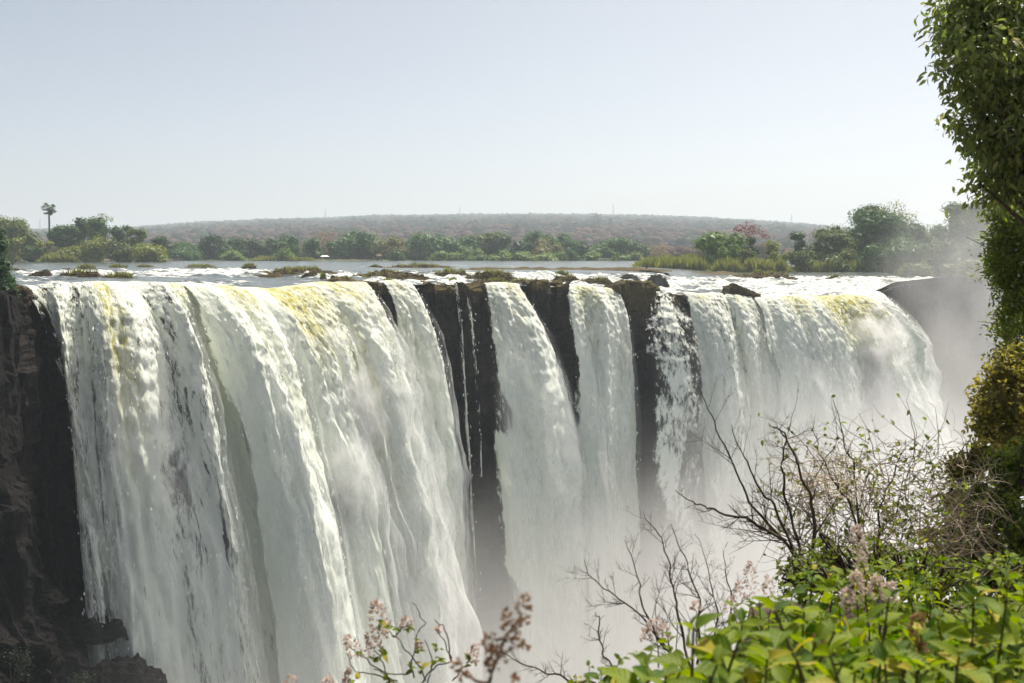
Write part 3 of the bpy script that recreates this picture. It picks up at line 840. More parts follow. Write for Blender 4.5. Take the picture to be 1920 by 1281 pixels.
class Geo:
    def __init__(self): self.v = []; self.f = []; self.n = 0
    def add(self, V, Fc):
        self.v.append(V); self.f.append(Fc + self.n); self.n += len(V)
    def tube(self, pts, rad, sides=6): self.add(*tube(pts, rad, sides))
    def box(self, c, s):
        c = np.asarray(c, float); s = np.asarray(s, float) / 2
        V = np.array([(x, y, z) for x in (-1, 1) for y in (-1, 1) for z in (-1, 1)]) * s + c
        self.add(V, outward(V, np.array([(0, 1, 3, 2), (4, 6, 7, 5), (0, 4, 5, 1), (2, 3, 7, 6), (0, 2, 6, 4), (1, 5, 7, 3)])))
    def mesh(self, name, mat, loc=None, smooth=True):
        return mesh_np(name, np.concatenate(self.v), np.concatenate(self.f), mat, smooth=smooth, loc=loc)

def leaf_cloud(lobes, size, dens, mat, loc, r=None, droop=0.0, aspect=0.85, shell=0.55, cut=None):
    """foliage: many small leaf-clump faces through the lobes (x,y,z,rx,ry,rz), thicker towards the outside"""
    r = r or rng
    VV = []; vv = []
    for (x, y, z, rx, ry, rz) in lobes:
        n = max(12, int(dens * (rx * rz + rx * ry + ry * rz) / 3 * 4 / (size * size)))
        d = r.normal(size=(n, 3)); d /= np.linalg.norm(d, axis=1)[:, None]
        rad = shell + (1 - shell) * r.random(n) ** 0.6
        bump = 1 + 0.28 * pn3(d * 2.1 + x * 0.37 + z, 77)
        p = np.array([x, y, z]) + d * (rad * bump)[:, None] * np.array([rx, ry, rz])
        if cut is not None: keep = p[:, 2] > cut; p = p[keep]; d = d[keep]; n = len(p)
        nrm = d * 0.7 + r.normal(size=(n, 3)) * 0.55 + np.array([0, 0, 0.25]); nrm /= np.linalg.norm(nrm, axis=1)[:, None]
        a = np.cross(nrm, r.normal(size=(n, 3))); a /= np.linalg.norm(a, axis=1)[:, None] + 1e-9
        if droop: a = a + np.array([0, 0, -droop]); a /= np.linalg.norm(a, axis=1)[:, None]
        b = np.cross(nrm, a)
        s = size * r.uniform(0.55, 1.25, n)
        a = a * (s * 0.5)[:, None]; b = b * (s * 0.5 * aspect)[:, None]
        k = nrm * (s * 0.12)[:, None]
        VV.append(np.stack([p - a, p - 0.15 * a + b + k, p + a, p + 0.1 * a - b + k], 1))
        lob = pn3(np.array([[x * 0.31, y * 0.31, z * 0.31]]), 78)[0]
        vv.append(np.repeat(np.clip(r.random(n) * 0.75 + 0.12 + 0.35 * lob, 0, 1), 4))
    V = np.concatenate(VV); n = len(V)
    return mesh_np("foliage", V.reshape(-1, 3), np.arange(n * 4).reshape(-1, 4), M[mat] if isinstance(mat, str) else mat, {"v": np.concatenate(vv)}, smooth=False, loc=loc)

def cores(lobes, mat, loc, r, k=0.62):
    """lumpy opaque core inside each lobe, coloured dark as inner shade, so that crowns are not see-through"""
    g = Geo()
    nt_, np_ = 9, 14
    th = np.linspace(0, math.pi, nt_); ph = np.linspace(0, 2 * math.pi, np_, endpoint=False)
    Pp, T = np.meshgrid(ph, th)
    d = np.stack([np.sin(T) * np.cos(Pp), np.sin(T) * np.sin(Pp), np.cos(T)], -1)
    for l in lobes:
        q = (k + r.normal(0, 0.09, d.shape[:2]))[..., None]
        g.add((np.array(l[:3]) + d * q * np.array(l[3:])).reshape(-1, 3), grid_faces(nt_, np_, True))
    m = g.mesh("shade_core", M[mat] if isinstance(mat, str) else mat, loc, False)
    at = m.attributes.new("v", 'FLOAT', 'POINT'); at.data.foreach_set("value", (r.random(len(m.vertices)) * 0.3).astype(np.float32))  # dark end of the leaf colours: shade within the crown put into the core
    return m

def crown_lobes(c, w, h, n, r, flat=0.75):
    """lobes filling an uneven crown of width w and height h centred on c"""
    L = []
    for i in range(n):
        a = r.uniform(0, 6.283); q = math.sqrt(r.random()) * 0.62
        zz = r.uniform(-0.42, 0.42)
        k = math.sqrt(max(0.1, 1 - (zz * 1.7) ** 2))
        rr = w * r.uniform(0.17, 0.30)
        L.append((c[0] + math.cos(a) * q * k * w * 0.6, c[1] + math.sin(a) * q * k * w * 0.6, c[2] + zz * h, rr, rr, min(rr * flat, h * 0.4) * r.uniform(0.8, 1.15)))
    L.append((c[0], c[1], c[2] - 0.1 * h, w * 0.3, w * 0.3, h * 0.3))
    return L

def tree(name, label, x0, x1, y0, y1, Y, col, cat="tree", group=None, seed=0, trunk=0.28, n=11, size=None, dens=1.0, top=None, bark='bark', flat=0.75, shell=0.55):
    """a tree given by its box in the photograph and its distance; trunk = share of the height below the crown"""
    r = np.random.default_rng(500 + seed)
    mp = mpp(Y); w = (x1 - x0) * mp * 1.12; H = (y1 - y0) * mp
    xc = (x0 + x1) / 2
    base = P(xc, y1, Y)
    size = size or max(0.30, mp * 3.2)
    root = thing(name, label, cat, base, group)
    cz = base[2] + H * (trunk * 0.6 + (1 - trunk * 0.6) * 0.5); ch = H * (1 - trunk * 0.6)
    c = np.array([base[0], base[1], cz])
    lobes = crown_lobes(c, w, ch, n, r, flat)
    cr = obj("crown", leaf_cloud(lobes, size, dens * 1.7, col, base, r, shell=shell), root)
    if dens > 0.5: obj("shade_core", cores(lobes, col, base, r), cr)
    if top:
        l2 = [(base[0] + (q[0] - xc) * mp, base[1] + r.normal(0, 0.5), CAMZ - (q[1] - 475) * mp, q[2] * mp, q[2] * mp, q[2] * mp * 0.8) for q in top[1]]
        obj("crown_top", leaf_cloud(l2, size * 0.9, 1.4, top[0], base, r, shell=0.3), root, kind="stuff")
    g = Geo()
    k = H * 0.03 + 0.05
    b0 = base + np.array([0, 0, -0.8])
    mid = np.array([base[0] + r.normal(0, 0.03) * w, base[1], base[2] + H * 0.35])
    g.tube([b0, base, (base + mid) / 2 + r.normal(0, 0.02, 3) * H, mid], [k * 1.2, k, k * 0.85, k * 0.7], 7)
    for l in lobes[: min(6, len(lobes))]:
        e = np.array(l[:3]); m_ = (mid + e) / 2 + np.array([0, 0, 0.06 * H])
        g.tube([mid, m_, e], [k * 0.55, k * 0.35, k * 0.12], 5)
    obj("trunk", g.mesh("trunk", M[bark], base), root)
    return root

def reed_bed(label, x0, x1, y0, y1, Y, col='reed', n=900, seed=0, depth=10, width=None, name="reeds"):
    """a bank of upright reeds and grass"""
    r = np.random.default_rng(900 + seed)
    mp = mpp(Y); H = (y1 - y0) * mp
    base = P((x0 + x1) / 2, y1, Y)
    n = int(n * 2.2)
    px = r.uniform(x0, x1, n)
    edge = np.clip(np.minimum(px - x0, x1 - px) / (0.18 * (x1 - x0)), 0.25, 1) ** 0.6
    dd = r.random(n) * depth
    p = P(px, np.full(n, y1), Y); p[:, 1] += dd; p[:, 0] *= (1 + dd / Y)
    p[:, 2] = base[2] - 0.2
    hh = H * edge * (0.72 + 0.4 * fbm2(px * 0.05, dd * 0.1, 6 + seed, 3)) * 0.85
    m = blades_var(p, hh, width or max(0.16, mp * 1.3), col, base, r)
    o = obj(name, m, loc=base)
    tag(o, label, "reeds", kind="stuff")
    return o

def blades_var(p, ln, width, mat, loc, r, lean=0.22):
    N = len(p)
    ln = ln * r.uniform(0.75, 1.15, N)
    az = r.uniform(0, 6.283, N); le = r.normal(0, lean, N)
    d = np.stack([np.cos(az), np.sin(az), 0 * az], 1)
    tip = p + d * (le * ln)[:, None] + np.stack([0 * ln, 0 * ln, ln], 1)
    mid = p * 0.45 + tip * 0.55 - d * (le * ln * 0.15)[:, None]
    az2 = r.uniform(0, 6.283, N)
    sd = np.stack([np.cos(az2), np.sin(az2), 0 * az2], 1) * (width * r.uniform(0.5, 1.5, N))[:, None]
    V = np.stack([p - sd * 0.5, p + sd * 0.5, mid + sd, mid - sd, tip - sd * 0.2, tip + sd * 0.2], 1)
    f = np.array([(0, 1, 2, 3), (3, 2, 5, 4)])[None] + (np.arange(N) * 6)[:, None, None]
    return mesh_np("blades", V.reshape(-1, 3), f.reshape(-1, 4), M[mat], {"v": np.repeat(np.clip(r.normal(0.5, 0.25, N), 0, 1), 6)}, smooth=False, loc=loc)

def islet(name, label, x0, x1, y1, Y, hgt=0.9, depth=12.0, seed=0, mat='rock'):
    """low bank of earth and stone that carries plants"""
    base = P((x0 + x1) / 2, y1, Y)
    w = (x1 - x0) * mpp(Y)
    nx, ny = 140, 26
    x = np.linspace(-0.5, 0.5, nx); y = np.linspace(0, 1, ny)
    Xg, Yg = np.meshgrid(x, y)
    e = np.clip(np.minimum(0.5 - np.abs(Xg), 0.12) / 0.12, 0, 1) ** 0.5
    f = np.sin(np.clip(Yg * 1.25, 0, 1) * math.pi) ** 0.4
    n = fbm2(Xg * w * 0.25 + seed, Yg * depth * 0.3, 8 + seed, 4)
    z = base[2] - 0.35 + (hgt + 0.35) * e * f * (0.75 + 0.6 * n)
    V = np.stack([base[0] + Xg * w, base[1] - 1.0 + Yg * depth + 1.5 * n, z], -1)
    o = obj(name, mesh_np(name, V, grid_faces(ny, nx), M[mat], smooth=False), kind="structure")
    return o

# left island
LY = 372.0
islet("island_bank", "", -60, 320, 493, LY, 1.0, 40, 1)
IG = "trees of the left island"
tree("broad_tree", "large rounded olive tree at the left edge, left of the palm", -14, 74, 404, 493, LY - 6, 'olive', group=IG, seed=1, n=16, trunk=0.1)
tree("broad_tree", "low yellow-green tree in front of the large leftmost olive tree", 4, 46, 444, 493, LY - 14, 'yellow', group=IG, seed=2, trunk=0.05)
tree("broad_tree", "dark green tree immediately right of the palm trunk", 98, 156, 424, 480, LY + 6, 'green', group=IG, seed=3, trunk=0.15)
tree("broad_tree", "blue-dark tree left of the tallest island tree", 110, 170, 416, 476, LY + 12, 'dark', group=IG, seed=4)
tree("broad_tree", "tallest island tree with feathery crown top", 158, 214, 411, 484, LY, 'green', group=IG, seed=5, top=('olive', [(196, 408, 10), (208, 412, 8), (180, 412, 8), (190, 404, 6)]), n=14, trunk=0.2)
tree("broad_tree", "slim pointed tree rising left of the tallest island tree", 143, 160, 406, 470, LY + 10, 'dark', group=IG, seed=6, n=8)
tree("broad_tree", "open dark tree just right of the tallest island tree", 203, 250, 424, 480, LY + 4, 'dark', group=IG, seed=7)
tree("broad_tree", "olive-brown round tree near the right end of the island", 234, 275, 429, 480, LY + 3, 'olive', group=IG, seed=8)
tree("broad_tree", "dark solitary round tree at the right tip of the island", 284, 324, 445, 492, LY + 16, 'dark', group=IG, seed=9)
BG = "bushes along the left island's shore"
for i, (a, b_, c_, d_, cl, lab) in enumerate([
        (64, 100, 449, 493, 'yellow', "olive bush at the foot of the palm"),
        (48, 80, 462, 494, 'green', "dark green bush between the leftmost tree and the reeds"),
        (150, 212, 454, 493, 'yellow', "broad yellow-green bush below the tallest island tree"),
        (112, 160, 460, 493, 'yellow', "yellow-green bush right of the reeds on the island"),
        (202, 252, 456, 493, 'olive', "dark-mottled bush between the two yellow-green island bushes"),
        (240, 312, 459, 493, 'yellow', "rounded yellow-green bush with dark hollow at the island's right end")]):
    tree("island_bush", lab, a, b_, c_, d_, LY - 12 - i, cl, "bush", BG, 20 + i, trunk=0.0, n=12, flat=0.9)
reed_bed("tall olive reeds on the left island under the palm", 72, 150, 466, 494, LY - 22, n=1500, seed=1)

def palm():
    Y = LY + 2; base = P(92, 484, Y); mp = mpp(Y)
    root = thing("palm_tree", "tall lone palm with fan crown on a bare slender trunk", "palm", base)
    top = P(91.5, 391, Y)
    g = Geo(); q = np.linspace(0, 1, 12)[:, None]
    pts = base * (1 - q) + top * q; pts[:, 0] += 0.15 * np.sin(q[:, 0] * 3)
    g.tube(pts, np.interp(q[:, 0], [0, 0.5, 0.7, 1], [0.34, 0.30, 0.36, 0.27]), 8)
    obj("trunk", g.mesh("trunk", M['palm_trunk'], base), root)
    r = np.random.default_rng(5)
    g = Geo()
    for i in range(46):
        dead = i >= 38
        d = r.normal(size=3); d[2] = -abs(d[2]) * 1.6 - 0.5 if dead else d[2] * 0.8 + 0.35
        d /= np.linalg.norm(d)
        ln = r.uniform(1.2, 1.9) if not dead else r.uniform(1.4, 2.6)
        e = top + d * ln
        g.tube([top, (top + e) / 2, e], [0.05, 0.04, 0.03], 3)
        a = np.cross(d, [0, 0, 1.0]); a /= np.linalg.norm(a) + 1e-6; n_ = np.cross(a, d)
        for k in np.linspace(-1.25, 1.25, 9):
            f = d * math.cos(k) + a * math.sin(k); l = (1.45 if not dead else 0.9) * r.uniform(0.8, 1.1)
            t_ = e + f * l + np.array([0, 0, -0.25 * l])
            sd = np.cross(f, n_) * 0.16
            g.add(np.stack([e, e + f * l * 0.55 + sd, t_, e + f * l * 0.55 - sd]), np.array([(0, 1, 2, 3)]))
    m = g.mesh("fronds", M['dark'], base, False)
    at = m.attributes.new("v", 'FLOAT', 'POINT'); at.data.foreach_set("value", r.random(len(m.vertices)).astype(np.float32))
    obj("fronds", m, root)
palm()

# far bank
FB = "trees along the far bank"
_far = [(318, 372, 460, 'green'), (372, 412, 446, 'dark'), (408, 456, 444, 'green'), (448, 486, 452, 'dark'), (480, 520, 447, 'green'),
        (512, 556, 450, 'dark'), (566, 612, 446, 'green'), (588, 630, 438, 'bare'), (622, 648, 452, 'green'), (636, 714, 441, 'green'),
        (708, 756, 449, 'tan'), (762, 836, 443, 'green'), (826, 842, 452, 'bare'), (836, 902, 445, 'green'), (900, 952, 440, 'olive'),
        (938, 982, 446, 'dark'), (984, 1030, 436, 'green'), (1004, 1046, 454, 'tan'), (1032, 1082, 443, 'green'), (1066, 1112, 456, 'dark'),
        (1112, 1180, 454, 'green'), (1176, 1226, 458, 'green'), (1218, 1262, 464, 'bare')]
_desc = {'green': "rounded hazy green", 'dark': "dark hazy blue-green", 'bare': "leafless brownish", 'tan': "pale yellowish", 'olive': "hazy olive"}
for i, (a, b_, c_, cl) in enumerate(_far):
    tree("bank_tree", f"{_desc[cl]} tree on the far bank, {ORD[i]} from the left along the shore", a - 8, b_ + 8, c_, 489, 456 + (i * 7) % 17, cl, group=FB, seed=50 + i, trunk=0.06 if cl != 'bare' else 0.3,
         dens=0.9 if cl != 'bare' else 0.4, n=12)
# a low dark understorey between them
FS = "shrubs along the far bank"
_shr = [(330, 380, 470, 'green'), (420, 470, 472, 'paleg'), (520, 566, 468, 'bright'), (730, 760, 474, 'green'), (800, 860, 474, 'paleg'), (862, 910, 471, 'paleg'), (905, 960, 472, 'paleg'),
        (955, 1005, 474, 'paleg'), (1000, 1060, 472, 'paleg'), (1056, 1090, 468, 'green'), (1085, 1135, 474, 'paleg'), (1140, 1166, 474, 'bright'), (1165, 1215, 476, 'paleg')]
for i, (a, b_, c_, cl) in enumerate(_shr):
    tree("bank_shrub", f"low {'bright' if cl == 'bright' else 'pale' if cl == 'paleg' else 'dull'} green shrub at the far water's edge, {ORD[i]} from the left", a, b_, c_, 493, 436 - (i * 5) % 12, cl, "shrub", FS, 80 + i, trunk=0.0, n=9, flat=0.9)
reed_bed("pale reed bed on the far shore below the bright green tree", 462, 596, 474, 493, 420, 'reed', 1300, 2)
reed_bed("low reeds along the far shore left of the pale reed bed", 405, 470, 483, 493, 430, 'reed', 500, 3)
islet("lawn_bank", "", 330, 810, 491, 440, 0.9, 12, 5, 'lawn')
tree("bank_tree", "bright green round tree rising behind the pale reed bed", 524, 568, 446, 488, 440, 'green', group=FB, seed=77, trunk=0.1, n=12)

# middle and right islets with reeds
islet("rocky_bar", "", 840, 1262, 506, 192, 0.5, 9, 6)
reed_bed("short grass along the low rocky bar in mid-river", 846, 1250, 499, 506, 194, 'reed', 2200, 4, 6, 0.12)
islet("river_bank", "", 1236, 1420, 519, 208, 0.9, 34, 7)
islet("river_bank", "", 1350, 2050, 512, 250, 0.9, 60, 8)
reed_bed("tall tan-tipped reeds right of the dead stump", 1180, 1345, 468, 512, 250, 'reed', 4200, 5, 16)
reed_bed("green-brown reeds below the red-topped tree", 1325, 1490, 474, 514, 246, 'reed', 3600, 6, 14)
reed_bed("misty reeds along the right bank", 1470, 1800, 476, 512, 250, 'reed', 5200, 7, 14)
RG = "trees of the right bank"
_right = [
    ("bushy bright green tree left of the red-topped tree", 1306, 1396, 437, 508, 262, 'bright', 0.05, 14),
    ("small yellow-green tree right of the red-topped tree", 1430, 1474, 452, 506, 262, 'yellow', 0.05, 9),
    ("dark spreading tree second right of the red-topped tree", 1472, 1524, 432, 506, 268, 'dark', 0.15, 11),
    ("yellowish wide tree left of the big misty tree", 1514, 1594, 428, 508, 266, 'olive', 0.1, 14),
    ("big misty tree with open tan crown", 1584, 1724, 396, 508, 270, 'green', 0.1, 20),
    ("low misty tree between the two tallest right trees", 1690, 1770, 432, 508, 272, 'green', 0.1, 12),
    ("highest misty tree beside the near right-hand foliage", 1748, 1850, 362, 508, 276, 'green', 0.12, 16),
    ("rounded misty tree at the right behind the spray", 1820, 1960, 400, 508, 280, 'green', 0.1, 14)]
for i, (lab, a, b_, c_, d_, Y, cl, tk, n) in enumerate(_right):
    tree("bank_tree", lab, a, b_, c_, d_, Y, cl, group=RG, seed=110 + i, trunk=tk, n=n,
         top=('tan', [(1640, 400, 22), (1675, 394, 24), (1700, 408, 18), (1655, 412, 24), (1625, 420, 18)]) if "open tan" in lab else None)
tree("red_topped_tree", "dark green tree crowned with red foliage on the right bank", 1372, 1432, 442, 504, 266, 'dark', group=RG, seed=130, trunk=0.05, n=12,
     top=('red', [(1384, 428, 11), (1402, 424, 13), (1415, 430, 13), (1428, 438, 11), (1434, 444, 8), (1379, 433, 9), (1408, 438, 14), (1395, 436, 12)]))
for i, (a, b_, c_, cl, lab) in enumerate([(1340, 1385, 462, 'bright', "low green bush in the reeds left of the red-topped tree's foot"), (1385, 1420, 470, 'olive', "brown-green bush in the reeds below the red-topped tree"),
                                     (1545, 1600, 470, 'olive', "misty bush at the foot of the yellowish wide tree"), (1600, 1670, 466, 'green', "misty bush at the foot of the big misty tree"),
                                     (1730, 1800, 455, 'green', "pale misty bush at the right, just above the gorge edge"), (1478, 1530, 466, 'olive', "bush in the reeds at the foot of the dark spreading tree"), (1440, 1480, 474, 'yellow', "small bush in the reeds at the foot of the small yellow-green tree"), (1660, 1735, 458, 'green', "misty bush under the low misty tree"), (1790, 1880, 450, 'green', "misty bush under the highest misty tree")]):
    tree("bank_bush", lab, a, b_, c_, 510, 252, cl, "bush", "bushes of the right bank", 140 + i, trunk=0.0, n=10, flat=0.9)

reed_bed("dry grass along the brink right of the falls", 1668, 1860, 510, 523, 238, 'reed', 2200, 8, 14, 0.16)
tree("bank_bush", "low misty bush on the brink right of the falls", 1690, 1750, 496, 524, 236, 'olive', "bush", "bushes of the right bank", 160, trunk=0.0, n=9, flat=0.9)
tree("bank_bush", "misty bush on the brink half hidden by the near foliage", 1775, 1850, 492, 522, 240, 'olive', "bush", "bushes of the right bank", 161, trunk=0.0, n=9, flat=0.9)
def stump():
    Y = 215; b0 = P(1208, 518, Y)
    root = thing("dead_stump", "dark dead tree stump standing at the river's edge among the ledges", "stump", b0)
    g = Geo(); p1 = P(1213, 497, Y)
    g.tube([b0 + [0, 0, -0.6], b0, (b0 + p1) / 2 + [0.12, 0, 0], p1], [0.5, 0.42, 0.34, 0.2], 7)
    g.tube([(b0 + p1) / 2, P(1216, 505, Y)], [0.2, 0.1], 5)
    obj("trunk", g.mesh("trunk", M['dark_bark'], b0), root)
stump()

# shrub at the left edge, on top of the near promontory
def left_edge_shrub():
    Y = 93.0; mp = mpp(Y)
    base = P(0, 548, Y)
    root = thing("clifftop_shrub", "dark shrub on the cliff top at the left edge", "shrub", base)
    r = np.random.default_rng(42)
    spec = [(-25, 470, 42), (5, 500, 22), (-2, 460, 22), (8, 520, 22), (12, 538, 20), (-5, 440, 18), (-10, 540, 30), (22, 530, 12), (24, 552, 14), (-30, 520, 40)]
    lob = [(*P(a, b_, Y + r.normal(0, 0.5)), c_ * mp, c_ * mp, c_ * mp) for a, b_, c_ in spec]
    fo = obj("foliage", leaf_cloud(lob, 0.24, 2.0, 'dark', base, r, shell=0.4), root); obj("shade_core", cores(lob, 'dark', base, r, 0.55), fo)
    g = Geo()
    for a, b_, c_ in spec:
        g.tube([base, (base + P(a, b_, Y)) / 2 + r.normal(0, 0.1, 3), P(a, b_, Y)], [0.10, 0.06, 0.02], 5)
    obj("stem", g.mesh("stem", M['dark_bark'], base), root)
left_edge_shrub()
for i, (px, py, rr, Y, lab) in enumerate([(20, 1250, 40, 82, "dark shrub clinging to the cliff in the bottom left corner"), (150, 1275, 34, 84, "dark green shrub at the bottom edge below the black boulders")]):
    mp = mpp(Y); base = P(px, py + rr, Y); r = np.random.default_rng(70 + i)
    root = thing("cliff_shrub", lab, "shrub", base, "shrubs clinging to the left cliff")
    lob = [(*P(px + r.normal(0, rr * 0.5), py + r.normal(0, rr * 0.4), Y + r.normal(0, 0.5)), *(rr * mp * r.uniform(0.35, 0.6),) * 3) for _ in range(7)]
    fo = obj("foliage", leaf_cloud(lob, 0.16, 1.0, M['deep'], base, r, shell=0.3), root)
    g = Geo()
    for l in lob: g.tube([base, (base + np.array(l[:3])) / 2 + r.normal(0, 0.1, 3), l[:3]], [0.07, 0.05, 0.02], 5)
    obj("stem", g.mesh("stem", M['dark_bark'], base), root)

# ------------------------------------------------------------------ masts, towers and the lodge lawns
def mast(label, px, y0, y1, Y, wid, mat, name="radio_mast", heads=0, head_w=0.0, group=None):
    b0 = P(px, y1, Y); t0 = P(px, y0, Y); H = t0[2] - b0[2]
    root = thing(name, label, "mast", b0, group)
    g = Geo(); n = 9
    for sx in (-1, 1):
        for sy in (-1, 1):
            g.tube([b0 + [sx * wid, sy * wid, -6], t0 + [sx * wid * 0.35, sy * wid * 0.35, 0]], [wid * 0.14, wid * 0.10], 4)
    for i in range(n):
        q0, q1 = i / n, (i + 1) / n
        k0 = wid * (1 - 0.65 * q0); k1 = wid * (1 - 0.65 * q1)
        for sy in (-1, 1):
            g.tube([b0 + [-k0, sy * k0, H * q0], b0 + [k1, sy * k1, H * q1]], wid * 0.07, 3)
            g.tube([b0 + [k0, sy * k0, H * q0], b0 + [-k1, sy * k1, H * q1]], wid * 0.07, 3)
    obj("lattice", g.mesh("lattice", M[mat], b0, False), root)
    for i in range(heads):
        g = Geo(); z = H * (1 - 0.10 * i)
        for k in range(6):
            a = k * math.pi / 3 + i
            d = np.array([math.cos(a), math.sin(a), 0.0]) * head_w
            g.tube([b0 + [0, 0, z], b0 + d + [0, 0, z]], wid * 0.12, 4)
            g.box(b0 + d + np.array([0, 0, z]), (wid * 0.5, wid * 0.5, head_w * 0.7))
        obj("antenna", g.mesh("antenna", M[mat], b0, False), root)
    return root
MG = "thin masts on the skyline"
for (px, y0, y1, lab) in [(75, 411, 432, "faint mast on the skyline left of the palm"), (350, 414, 424, "faint short mast right of the left island's trees"),
                          (610, 393, 413, "faint mast on the skyline above the leafless bank tree"), (862, 388, 406, "faint mast above the middle of the ridge"),
                          (1150, 383, 407, "tall faint mast on the ridge above the dark tower"), (1484, 402, 422, "faint mast on the descending right end of the ridge")]:
    mast(lab, px, y0, y1, 3450, 2.4, 'dark_steel', group=MG)
TG = "towers on the hillside"
mast("pale slim tower with antenna cluster, left of the pair", 1114, 401, 456, 1300, 1.1, 'dark_steel', "antenna_tower", 3, 3.6, TG)
mast("pale slim tower with antenna cluster, right of the pair", 1122, 403, 452, 1280, 1.1, 'dark_steel', "antenna_tower", 3, 3.6, TG)
mast("dark slender tower with solid upper half, right of the antenna pair", 1144, 411, 456, 1250, 1.4, 'dark_steel', "antenna_tower", 6, 2.0, TG)

def pavilion(label, px, py, wpx, hpx, Y, roof='white_paint'):
    mp = mpp(Y); b0 = P(px, py, Y); w = wpx * mp; h = hpx * mp
    root = thing("garden_pavilion", label, "pavilion", b0, "white lodge pavilions on the far bank")
    g = Geo()
    V = np.array([(-w / 2, -2, h * 0.6), (w / 2, -2, h * 0.6), (w / 2, 2, h * 0.6), (-w / 2, 2, h * 0.6), (-w * 0.3, 0, h), (w * 0.3, 0, h)]) + b0
    g.add(V[[0, 1, 5, 4]], np.array([(0, 1, 2, 3)])); g.add(V[[2, 3, 4, 5]], np.array([(0, 1, 2, 3)]))
    g.add(V[[1, 2, 5, 5]] + np.array([[0, 0, 0], [0, 0, 0], [0, 0, 0], [0, 0, -.01]]), np.array([(0, 1, 2, 3)])); g.add(V[[3, 0, 4, 4]] + np.array([[0, 0, 0], [0, 0, 0], [0, 0, 0], [0, 0, -.01]]), np.array([(0, 1, 2, 3)]))
    obj("roof", g.mesh("roof", M[roof], b0, False), root)
    for sx in (-0.45, 0.45):
        for sy in (-1.8, 1.8):
            g = Geo(); g.box(b0 + [sx * w, sy, h * 0.3 - 0.3], (0.25, 0.25, h * 0.6 + 0.6))
            obj("post", g.mesh("post", M['bark'], b0, False), root)
pavilion("tiny white canopy among far bank trees right of the island's tip", 337, 484, 9, 6, 434)
pavilion("tiny white canopy on the lawn below the dense far trees", 422, 485, 12, 6, 434)
pavilion("brightest tiny white canopy beside the yellow lawn", 609, 485, 15, 6, 434)
pavilion("small brown-roofed gazebo below the yellowish far tree", 711, 487, 10, 11, 434, 'bark')

# ------------------------------------------------------------------ the near side
def build_near_bank():
    x = np.linspace(-25, 30, 90); y = np.linspace(-14, 34, 110)
    X, Y = np.meshgrid(x, y)
    top = np.minimum(1.75, np.where(Y < 8, 1.7 - 0.19 * (Y - 2.2), 3.5 - 0.362 * Y)) + 0.12 * fbm2(X * 0.6, Y * 0.6, 9) + 0.25 * np.maximum(X - 0.53 * Y - 0.5, 0)
    over = np.maximum(np.maximum(0, np.minimum(Y - 2.2, 0.27 * Y - 0.25 - X)), np.maximum(Y - 18.5, 0))
    Z = top - 7.0 * over ** 1.1
    Z = np.maximum(Z, -97)
    obj("near_bank", mesh_np("near_bank", np.stack([X, Y, Z], -1), grid_faces(110, 90), m_plain("bank_soil", (0.05, 0.035, 0.02), (0.12, 0.085, 0.05), 1.5)), kind="structure")
build_near_bank()

def leaf_mesh(name, L, W, mat, fold=0.25, curl=0.3, v=0.5):
    """one ovate leaf along +X, folded on its midrib, tip curling down"""
    q = np.array([0, 0.12, 0.32, 0.55, 0.8, 1.0]); w = np.array([0.04, 0.55, 1.0, 0.92, 0.5, 0.02]) * W / 2
    z = -curl * L * q ** 2
    mid = np.stack([q * L, 0 * q, z], 1)
    lf = np.stack([q * L, w, z + fold * w], 1); rt = np.stack([q * L, -w, z + fold * w], 1)
    V = np.concatenate([mid, lf, rt]); n = len(q)
    f = [(i, i + 1, n + i + 1, n + i) for i in range(n - 1)] + [(i + 1, i, 2 * n + i, 2 * n + i + 1) for i in range(n - 1)]
    return mesh_np(name, V, np.array(f), M[mat], {"v": np.full(len(V), v)})

def leaves_np(p, d, nrm, L, W, mat, loc, v, fold=0.25, curl=0.35):
    """many leaves joined in one mesh: base points p, directions d, face normals nrm"""
    q = np.array([0, 0.35, 0.7, 1.0]); w = np.array([0.1, 1.0, 0.75, 0.03])
    d = d / (np.linalg.norm(d, axis=1)[:, None] + 1e-9)
    s = np.cross(nrm, d); s /= np.linalg.norm(s, axis=1)[:, None] + 1e-9
    n2 = np.cross(d, s)
    L = np.broadcast_to(L, (len(p),)); W = np.broadcast_to(W, (len(p),))
    mid = p[:, None] + d[:, None] * (L[:, None] * q)[..., None] - n2[:, None] * (curl * L[:, None] * q ** 2)[..., None]
    sd = s[:, None] * (W[:, None] / 2 * w)[..., None]; up = n2[:, None] * (fold * W[:, None] / 2 * w)[..., None]
    V = np.concatenate([mid, mid + sd + up, mid - sd + up], 1)     # (N,12,3)
    f = np.array([(i, i + 1, 4 + i + 1, 4 + i) for i in range(3)] + [(i + 1, i, 8 + i, 8 + i + 1) for i in range(3)])
    Fc = f[None] + (np.arange(len(p)) * 12)[:, None, None]
    return mesh_np("foliage", V.reshape(-1, 3), Fc.reshape(-1, 4), M[mat], {"v": np.repeat(v, 12)}, loc=loc)

def orient(o, p, d, up, s=1.0):
    d = Vector(d).normalized(); up = Vector(up)
    y = up.cross(d)
    if y.length < 1e-4: y = Vector((0, 1, 0))
    y.normalize(); z = d.cross(y)
    from mathutils import Matrix
    m = Matrix((d, y, z)).transposed()
    o.rotation_euler = m.to_euler(); o.location = tuple(float(t) for t in p); o.scale = (s, s, s)

